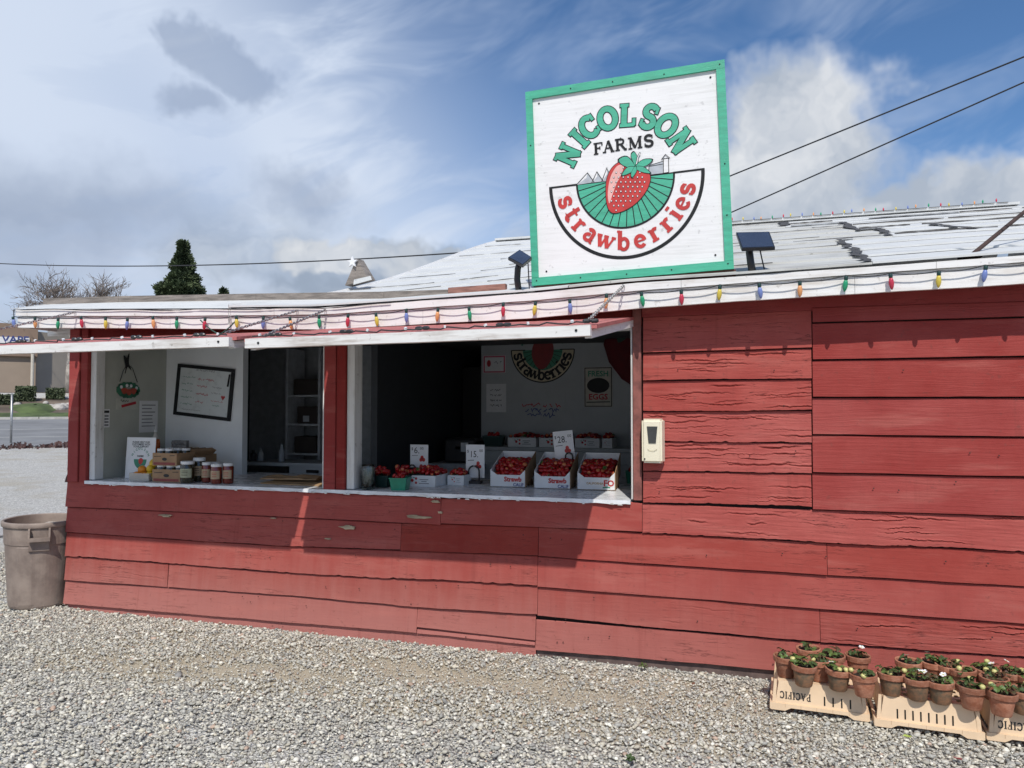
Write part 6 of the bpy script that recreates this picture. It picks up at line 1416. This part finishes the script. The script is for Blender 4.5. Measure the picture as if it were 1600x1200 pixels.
tag(link('rubbish_bag', mesh('rubbish_bag', [tuple(Matrix.Rotation(.6,3,'Z')@Vector(v)+CC+Vector((0,.05,0))) for v in Vb], [(k, (k+1) % 18, 18) for k in range(18)], mat('pale_rubbish', (0.45, 0.40, 0.34), .7, .3, 20), True)), 'pale crumpled rubbish showing inside the trash can', 'rubbish')

# ================================================================== CRATES AND POTTED STRAWBERRIES
CW, CD, CH = .478, .385, .150
def crate(x0, y0, rot, text, label):
    root = thing('plastic_crate', (x0, y0, .012), label, 'crate', 'upturned crates along the wall', (0, 0, rot))
    W, D, H = CW, CD, CH; ins = .018
    # base flange with cut-away arch between the corner feet
    P = Plane((0,0,0), (1,0,0), (0,0,1))
    def flange(name, o, u, L):
        Pq = Plane(o, u, (0,0,1)); pts = [(0.0,.004),(.006,.0),(.075,0),(.105,.017),(L-.105,.017),(L-.075,0),(L-.006,0),(L,.004),(L,.036),(0,.036)]
        me = mslab(name, Pq, pts, -.012, 0, CRATE); V2, F2 = slab(Pq, pts, -.012, 0); me = mesh(name, V2, F2+[tuple(range(len(pts)))[::-1]], CRATE); link(name, me, root)
    flange('base_flange', (0,0,0), (1,0,0), W); flange('base_flange', (W,D,0), (-1,0,0), W); flange('base_flange', (W,.0125,0), (0,1,0), D-.025); flange('base_flange', (0,D-.0125,0), (0,-1,0), D-.025)
    # sloping walls with recessed panel and stiffening ribs
    w0 = .010; w1 = ins+.016
    def wall(name, a, b, c, d, thick):
        a, b, c, d = map(Vector, (a, b, c, d)); n = (b-a).cross(d-a).normalized()*thick
        link(name, MB().hexa([a, b, b-n, a-n, d, c, c-n, d-n]).me(name, CRATE), root)
    wall('front_wall', (w1-.006,w0,.0365), (W-w1+.006,w0,.0365), (W-w1-.012,ins,H), (w1+.012,ins,H), .006)
    wall('back_wall', (W-w1,D-w0,.0365), (w1,D-w0,.0365), (w1+.012,D-ins,H), (W-w1-.012,D-ins,H), .006)
    wall('end_wall', (W-w0-.014,w1,.0365), (W-w0-.014,D-w1,.0365), (W-ins-.024,D-w1-.01,H), (W-ins-.024,w1+.01,H), .006)
    wall('end_wall', (w0+.014,D-w1,.0365), (w0+.014,w1,.0365), (ins+.024,w1+.01,H), (ins+.024,D-w1-.01,H), .006)
    for x in (.012, W-.030):
        for y in (.008, D-.030):
            me = MB().hexa([(x,y,.037),(x+.018,y,.037),(x+.018,y+.022,.037),(x,y+.022,.037),(x+(.010 if x < .1 else -.010),y+(.006 if y < .1 else -.006),H+.002),(x+.018+(.006 if x < .1 else -.010),y+(.006 if y < .1 else -.006),H+.002),(x+.018+(.006 if x < .1 else -.010),y+.018,H+.002),(x+(.010 if x < .1 else -.010),y+.018,H+.002)]).me('corner_rib', CRATE); link('corner_rib', me, root)
    # lattice deck
    for i in range(11): xx = .042+i*(W-.088)/10; link('deck_slat', MB().box((xx, ins+.007, H-.012), (xx+.020, D-ins-.007, H-.004)).me('deck_slat', CRATE), root)
    for j in range(6): yy = ins+.012+j*(D-2*ins-.045)/5; link('deck_rib', MB().box((.040, yy, H-.0038), (W-.042, yy+.020, H+.001)).me('deck_rib', CRATE), root)
    # front face print: slots and the upside-down name
    sl = Vector((0, ins-w0, H-.0365)).normalized(); Pf = Plane((0, w0, .0365), (1,0,0), tuple(sl)); Lf = math.hypot(ins-w0, H-.0365)
    slots = [.56, .645, .73, .815] if text == 1 else ([.22+.072*k for k in range(8)] if text == 0 else [.66, .74, .82])
    for f in slots: link('slot', mslab('slot', Pf, rect(W*f-.0035, Lf*.10, W*f+.0035, Lf*.50), -.001, .0012, mat('slot_shadow_gap', (0.01, 0.008, 0.006), .9, .1)), root)
    if text:
        word = 'PACIFIC'; u = W*.40; s = .037
        for q, ch in enumerate(word):
            if q: u -= ((GL[ch][0]+GL[word[q-1]][0])/2+.06)*s*.72
            g = glyph(Pf, ch, u, Lf*.36, PI, s, .16, .0012, 0, .72).me('letter', INK); link('letter', g, root)
    for k in range(5): f = .16+.16*k; link('seam', mslab('seam', Plane((0,0,0), (1,0,0), (0,0,1)), rect(W*f-.0008,.018,W*f+.0008,.0355), -.001, .0008, mat('crate_seam', (0.5, 0.33, 0.20))), root)
    return root
pA = onZ(1203, 1111, .0); pB = onZ(1366, 1138, .0); pC = onZ(1541, 1160, .0)
rotc = -math.atan2(pA[1]-pC[1], pC[0]-pA[0])
labs = ['upturned peach plastic crate at the gravel end, carrying seven pots', 'upturned peach plastic crate with a row of eight slots', 'upturned peach plastic crate cut off by the photo edge']
cp = []
for k, p in enumerate((pA, pB, pC)):
    q = np.array(p); cp.append(q); crate(q[0]+.001*k, q[1], rotc*.7, (1, 0, 2)[k], labs[k])
POTZ = .012+CH+.002
pot_prof = [(.0,.0),(.040,.0),(.043,.004),(.0565,.098),(.0565,.099),(.0635,.100),(.0660,.104),(.0680,.134),(.0665,.138),(.0605,.138),(.0580,.132),(.0545,.1)]
POTB = MB().lathe(pot_prof[1:5], 22).me('pot_body', TERRA, True)
ALG = mat('mossy_terracotta', (0.215, 0.165, 0.105), .9, .35, 35, .3, 120, col2=(0.33, 0.17, 0.09), rnd=.15)
POTB2 = MB().lathe(pot_prof[1:5], 22).me('pot_body', ALG, True)
V, Fc = [], []
def openlathe(prof, seg=22):
    V = [(r*math.cos(2*PI*k/seg), r*math.sin(2*PI*k/seg), z) for r, z in prof for k in range(seg)]; return V, [(i*seg+k, i*seg+(k+1) % seg, (i+1)*seg+(k+1) % seg, (i+1)*seg+k) for i in range(len(prof)-1) for k in range(seg)]
POTR = mesh('rim', *openlathe(pot_prof[4:]), TERRA, False)
SOILM = mesh('soil', *openlathe([(.0585,.117),(.04,.121),(.02,.118),(.0,.122)]), SOIL, True)
LG = [mat('strawberry_leaf', (0.03, 0.065, 0.014), .55, .35, 60, col2=(0.06, 0.10, 0.028)), mat('young_leaf', (0.085, 0.135, 0.03), .5, .25, 60), mat('red_tinged_leaf', (0.15, 0.035, 0.025), .55, .35, 60, col2=(0.07, 0.07, 0.025))]
def leafmesh(m):
    mb = MB()
    for a in (0, 1.35, -1.35):   # three toothed leaflets, cupped along the midrib
        L, Wd = (.030, .0125) if a == 0 else (.025, .0115); c_, s_ = math.cos(a), math.sin(a); V = []
        n = 5
        for i in range(n+1):
            t = i/n; w = Wd*math.sin(PI*min(1, t*.88+.07))**.75*(1+.12*(-1)**i); x = .004+L*t; z = .006*math.sin(t*2.2)-.010*t*t
            for sgn in (-1, 0, 1): y = sgn*w; zz = z+(.0045 if sgn else 0); V.append((x*c_-y*s_, x*s_+y*c_, zz))
        mb.add(V, [(3*i+j, 3*i+3+j, 3*i+4+j, 3*i+1+j) for i in range(n) for j in (0, 1)])
    return mb.me('leaf', m, False)
LEAFS = [leafmesh(m) for m in LG]
STEMM = mat('leaf_stalk', (0.13, 0.15, 0.05), .6); FLW = mat('white_petal', (0.85, 0.85, 0.83), .6, .03); UNR = mat('unripe_berry', (0.60, 0.56, 0.22), .4, .15, 60)
fl = MB()
for k in range(5):
    t = k*2*PI/5; c_, s_ = math.cos(t), math.sin(t); fl.add([(0,0,.002)]+[(c_*r-s_*w, s_*r+c_*w, .004+z) for r, w, z in ((.006,-.005,.001),(.012,-.0055,.003),(.0145,0,.003),(.012,.0055,.003),(.006,.005,.001))], [(0,1,2,3,4,5)])
FLO = fl.me('flower', FLW); FLC = MB().lathe([(.001,.002),(.004,.004),(.003,.007),(.0005,.008)], 8).me('flower_eye', UNR, True)
UNB = MB().lathe([(.001,-.016),(.007,-.012),(.0115,-.003),(.0115,.005),(.007,.011),(.001,.012)], 10).me('unripe_berry', UNR, True)
PR = random.Random(17)
def pot(px, py, mossy, nleaf, flowers, green, label, red=.15, leafsc=1.0):
    p = onZ(px, py, POTZ+.105); root = thing('flower_pot', (p[0], p[1], POTZ), label, 'plant pot', 'terracotta pots of strawberry plants', (PR.uniform(-.04,.04), PR.uniform(-.04,.04), PR.uniform(0,6.28)))
    root.scale = (.97, .97, .79)
    link('pot_body', POTB2 if mossy else POTB, root); link('rim', POTR, root); link('soil', SOILM, root)
    st = MB()
    for k in range(nleaf):
        a = k*2.4+PR.uniform(-.4,.4); r = PR.uniform(.008, .050); h = PR.uniform(.128, .170); tip = Vector((math.cos(a)*r, math.sin(a)*r, h))
        kind = 2 if PR.random() < red else (1 if PR.random() < .3 else 0)
        link('leaf', LEAFS[kind], root, tip, (PR.uniform(-.5,.5), PR.uniform(-.2,.7), a+PR.uniform(-.8,.8)), PR.uniform(.8, 1.25)*leafsc)
        st.tube([(math.cos(a)*r*.2, math.sin(a)*r*.2, .115), (math.cos(a)*r*.6, math.sin(a)*r*.6, h*.93), tuple(tip)], .0013, 4, False)
    if nleaf: link('stalks', st.me('stalks', STEMM), root)
    for k in range(flowers):
        a = PR.uniform(0, 6.28); r = PR.uniform(.01,.045); f = link('flower', FLO, root, (math.cos(a)*r, math.sin(a)*r, PR.uniform(.165,.18)), (PR.uniform(.2,.7), PR.uniform(-.3,.3), a), 1.15); link('flower_eye', FLC, f)
    for k in range(green):
        a = PR.uniform(0, 6.28); r = PR.uniform(.045,.068); link('unripe_berry', UNB, root, (math.cos(a)*r, math.sin(a)*r, PR.uniform(.145,.165)), (PR.uniform(-.5,.5), PR.uniform(-.5,.5), 0), 1.15)
    return root
ZX = lambda zx: 1180+zx*.2625
ZY = lambda zy: 980+zy*.2625
pots = [(180,172,0,6,0,0,'terracotta pot at the far left end of the first crate'), (322,125,0,5,0,0,'half-empty pot tilted at the back of the first crate'), (460,165,0,7,0,0,'back pot with grey-green leaves, left of the tidy back pot'), (608,168,0,6,1,0,'tidy back pot nearest the gap between first and second crates'),
 (383,196,0,5,0,1,'pot squeezed between the front pots of the first crate'), (287,222,1,9,0,1,'mossy front pot with a spreading plant, leftmost of the front row'), (492,245,1,6,1,2,'mossy front pot with pale green berries, second in the front row'), (648,280,0,6,0,2,'warm brown front pot with two pale berries, third in the front row'),
 (806,272,1,10,0,2,'mossy pot with a bushy plant at the start of the second crate'), (908,200,0,3,1,0,'almost bare back pot behind the white flowers'), (965,300,1,8,2,0,'mossy pot with large white flowers'), (1060,205,0,8,1,0,'back pot with leaves spilling left on the second crate'), (1105,318,1,12,1,0,'pot with a dense dark green plant in the middle of the second crate'),
 (1150,225,0,7,0,0,'hidden back pot with reddish leaves on the second crate'), (1238,250,1,6,0,2,'back pot with pale berries on the second crate'), (1287,350,0,8,0,2,'plain brown front pot at the end of the second crate'), (1375,245,0,9,1,2,'leafy back pot near the third crate'),
 (1465,385,0,7,0,1,'clean orange pot with dark leaves at the start of the third crate'), (1515,262,0,9,1,1,'back pot with dark leaves on the third crate'), (1420,300,0,8,0,1,'pot wedged behind the clean orange pot'), (1592,375,1,9,1,1,'front pot cut by the photo edge'), (1640,290,0,8,1,1,'back pot beyond the photo edge')]
for k, a in enumerate(pots): pot(ZX(a[0]), ZY(a[1]), a[2], a[3]+1, a[4], a[5], a[6], .5 if k in (13, 17, 18, 19) else .15, .95)

# ================================================================== LOOSE GRAVEL
def gravel():
    g = np.random.default_rng(5)
    bm = bmesh.new(); bmesh.ops.create_icosphere(bm, subdivisions=1, radius=1.0); bv = np.array([v.co[:] for v in bm.verts]); bf = np.array([[v.index for v in f.verts] for f in bm.faces]); bm.free()
    nV, nF = len(bv), len(bf)
    X0, X1, Y0, Y1 = -7.6, 2.6, -3.1, 0.0
    n = 126000
    x = g.uniform(X0, X1, n); y = Y0+(Y1-Y0)*g.random(n)
    extra = 9000; x = np.concatenate([x, g.uniform(-8.2, -5.25, extra)]); y = np.concatenate([y, g.uniform(0, 1.6, extra)])
    m = np.ones(len(x), bool); keep = np.array([mnoise.noise(Vector((a*1.15, b*2.4, 3.3)))*.9+.5*mnoise.noise(Vector((a*4.2, b*5, 1.0))) for a, b in zip(x, y)])
    # worn track where fine dirt shows, about a metre off the wall
    track = np.exp(-((y+.62+.12*np.sin(x*1.3))/.36)**2)*np.clip((x+4.9)/1.5, 0, 1)*np.clip((0.6-x)/1.0, 0, 1)
    m = g.random(len(x)) < np.clip(1.0-1.5*track*(.50+keep)-.5*np.clip(keep-.2, 0, 1), .07, 1)
    x, y = x[m], y[m]; k = len(x)
    s = np.exp(g.normal(np.log(.0070), .36, k)); s = np.clip(s, .004, .019)
    fx = g.uniform(-5.0, .8, 20000); fy = -.62+g.normal(0, .34, 20000); ok = (fy < -.03) & (fy > -2); fx, fy = fx[ok], fy[ok]     # grit on the trodden strip
    x = np.concatenate([x, fx]); y = np.concatenate([y, fy]); s = np.concatenate([s, np.clip(np.exp(g.normal(np.log(.0036), .35, len(fx))), .002, .008)]); k = len(x)
    sc = np.stack([s*g.uniform(.85, 1.45, k), s*g.uniform(.7, 1.1, k), s*g.uniform(.42, .75, k)], 1)
    th = g.uniform(0, 2*PI, k); tl = g.normal(0, .35, k)
    pts = bv[None]*(1+.22*g.normal(size=(k, nV, 1)))*sc[:, None]
    c_, s_ = np.cos(tl)[:, None], np.sin(tl)[:, None]; px, pz = pts[..., 0]*c_-pts[..., 2]*s_, pts[..., 0]*s_+pts[..., 2]*c_
    c_, s_ = np.cos(th)[:, None], np.sin(th)[:, None]; X = px*c_-pts[..., 1]*s_; Y = px*s_+pts[..., 1]*c_
    # banked up a little along the foot of the wall
    bank = .006*np.exp(-(np.abs(y)/.16)**1.5)*np.clip(1-(x+5)*.10, .4, 1)*(np.abs(y) < 1)+.012*np.array([mnoise.noise(Vector((a*2.0, b*2.0, 7))) for a, b in zip(x, y)])
    z0 = -.006+s*.30+bank+g.uniform(0, .009, k)
    P = np.stack([X+x[:, None], Y+y[:, None], pz+z0[:, None]], 2).reshape(-1, 3)
    P[:, 1] = np.where((P[:, 1] > -.001) & (P[:, 0] > XL-.03), -.001, P[:, 1]); P[:, 2] -= .010*np.exp(-(P[:, 1]/.10)**2)
    Fi = (bf[None]+(np.arange(k)*nV)[:, None, None]).reshape(-1, 3)
    me = bpy.data.meshes.new('loose_gravel'); me.vertices.add(len(P)); me.vertices.foreach_set('co', P.ravel().astype(np.float32))
    nt = len(Fi); me.loops.add(nt*3); me.loops.foreach_set('vertex_index', Fi.ravel().astype(np.int32)); me.polygons.add(nt)
    me.polygons.foreach_set('loop_start', np.arange(0, nt*3, 3, dtype=np.int32)); me.polygons.foreach_set('loop_total', np.full(nt, 3, np.int32)); me.update(calc_edges=True); me.validate()
    pal = np.array([(.40,.395,.38),(.30,.305,.305),(.52,.51,.48),(.215,.22,.225),(.44,.415,.36),(.64,.63,.60),(.34,.33,.30),(.36,.25,.20),(.17,.175,.19)])
    pal = pal*.74+pal.mean(0)*.26
    w = np.array([.20,.17,.15,.12,.13,.08,.10,.025,.025]); idx = g.choice(len(pal), k, p=w/w.sum()); colr = np.clip(pal[idx]*g.uniform(.85, 1.15, (k, 1))*np.array((1.34, 1.31, 1.19)), 0, .85)
    at = me.color_attributes.new('stone_colour', 'FLOAT_COLOR', 'POINT'); c4 = np.ones((k, nV, 4), np.float32); c4[..., :3] = colr[:, None]; at.data.foreach_set('color', c4.ravel())
    M = bpy.data.materials.new('gravel_stone'); M.use_nodes = True; N = NT(M.node_tree); b = M.node_tree.nodes['Principled BSDF']
    vc = N.n('ShaderNodeVertexColor'); vc.layer_name = 'stone_colour'; f = N.noise(N.n('ShaderNodeTexCoord').outputs['Object'], 160, 3, .6)
    hs = N.n('ShaderNodeHueSaturation'); M.node_tree.links.new(vc.outputs[0], hs.inputs['Color']); N.put(hs.inputs['Value'], N.lin(f, .3, .7, .8, 1.2)); M.node_tree.links.new(hs.outputs[0], b.inputs['Base Color']); b.inputs['Roughness'].default_value = .75; b.inputs['Specular IOR Level'].default_value = .3
    me.materials.append(M); o = link('loose_gravel', me); tag(o, 'grey crushed stone gravel spread in front of the stand', 'gravel', kind='stuff')
gravel()
# a few weeds and leaves on the gravel
for k, (px, py, m_, lab) in enumerate(((985, 1189, 0, 'small green weed near the bottom of the gravel'), (1005, 1043, 1, 'tiny yellowish weed by the foot of the wall'))):
    p = onZ(px, py, .02); wd = thing('weed', p, lab, 'weed')
    for j in range(7): link('leaf', LEAFS[m_], wd, (PR.uniform(-.012,.012), PR.uniform(-.012,.012), PR.uniform(.0,.02)), (PR.uniform(-.7,.7), PR.uniform(-.7,.3), j*.9), .62)
for k, (px, py, c_, lab) in enumerate(((1417, 1151, (0.35, 0.42, 0.08), 'yellow-green fallen leaf in front of the middle crate'), (1083, 1069, (0.16, 0.07, 0.04), 'brown curled leaf on the gravel before the wall'), (1497, 1186, (0.30, 0.06, 0.06), 'small dark red leaf on the gravel at the bottom right'))):
    p = onZ(px, py, .022); tag(link('fallen_leaf', mesh('fallen_leaf', [(-.02,0,.0),(-.008,.010,.006),(.010,.009,.004),(.022,0,.008),(.010,-.009,.003),(-.008,-.010,.005),(0,0,-.002)], [(0,6,1),(1,6,2),(2,6,3),(3,6,4),(4,6,5),(5,6,0)], mat('fallen_leaf_%d' % k, c_, .7)), None, p, (.1, .1, k*1.3)), lab, 'leaf')
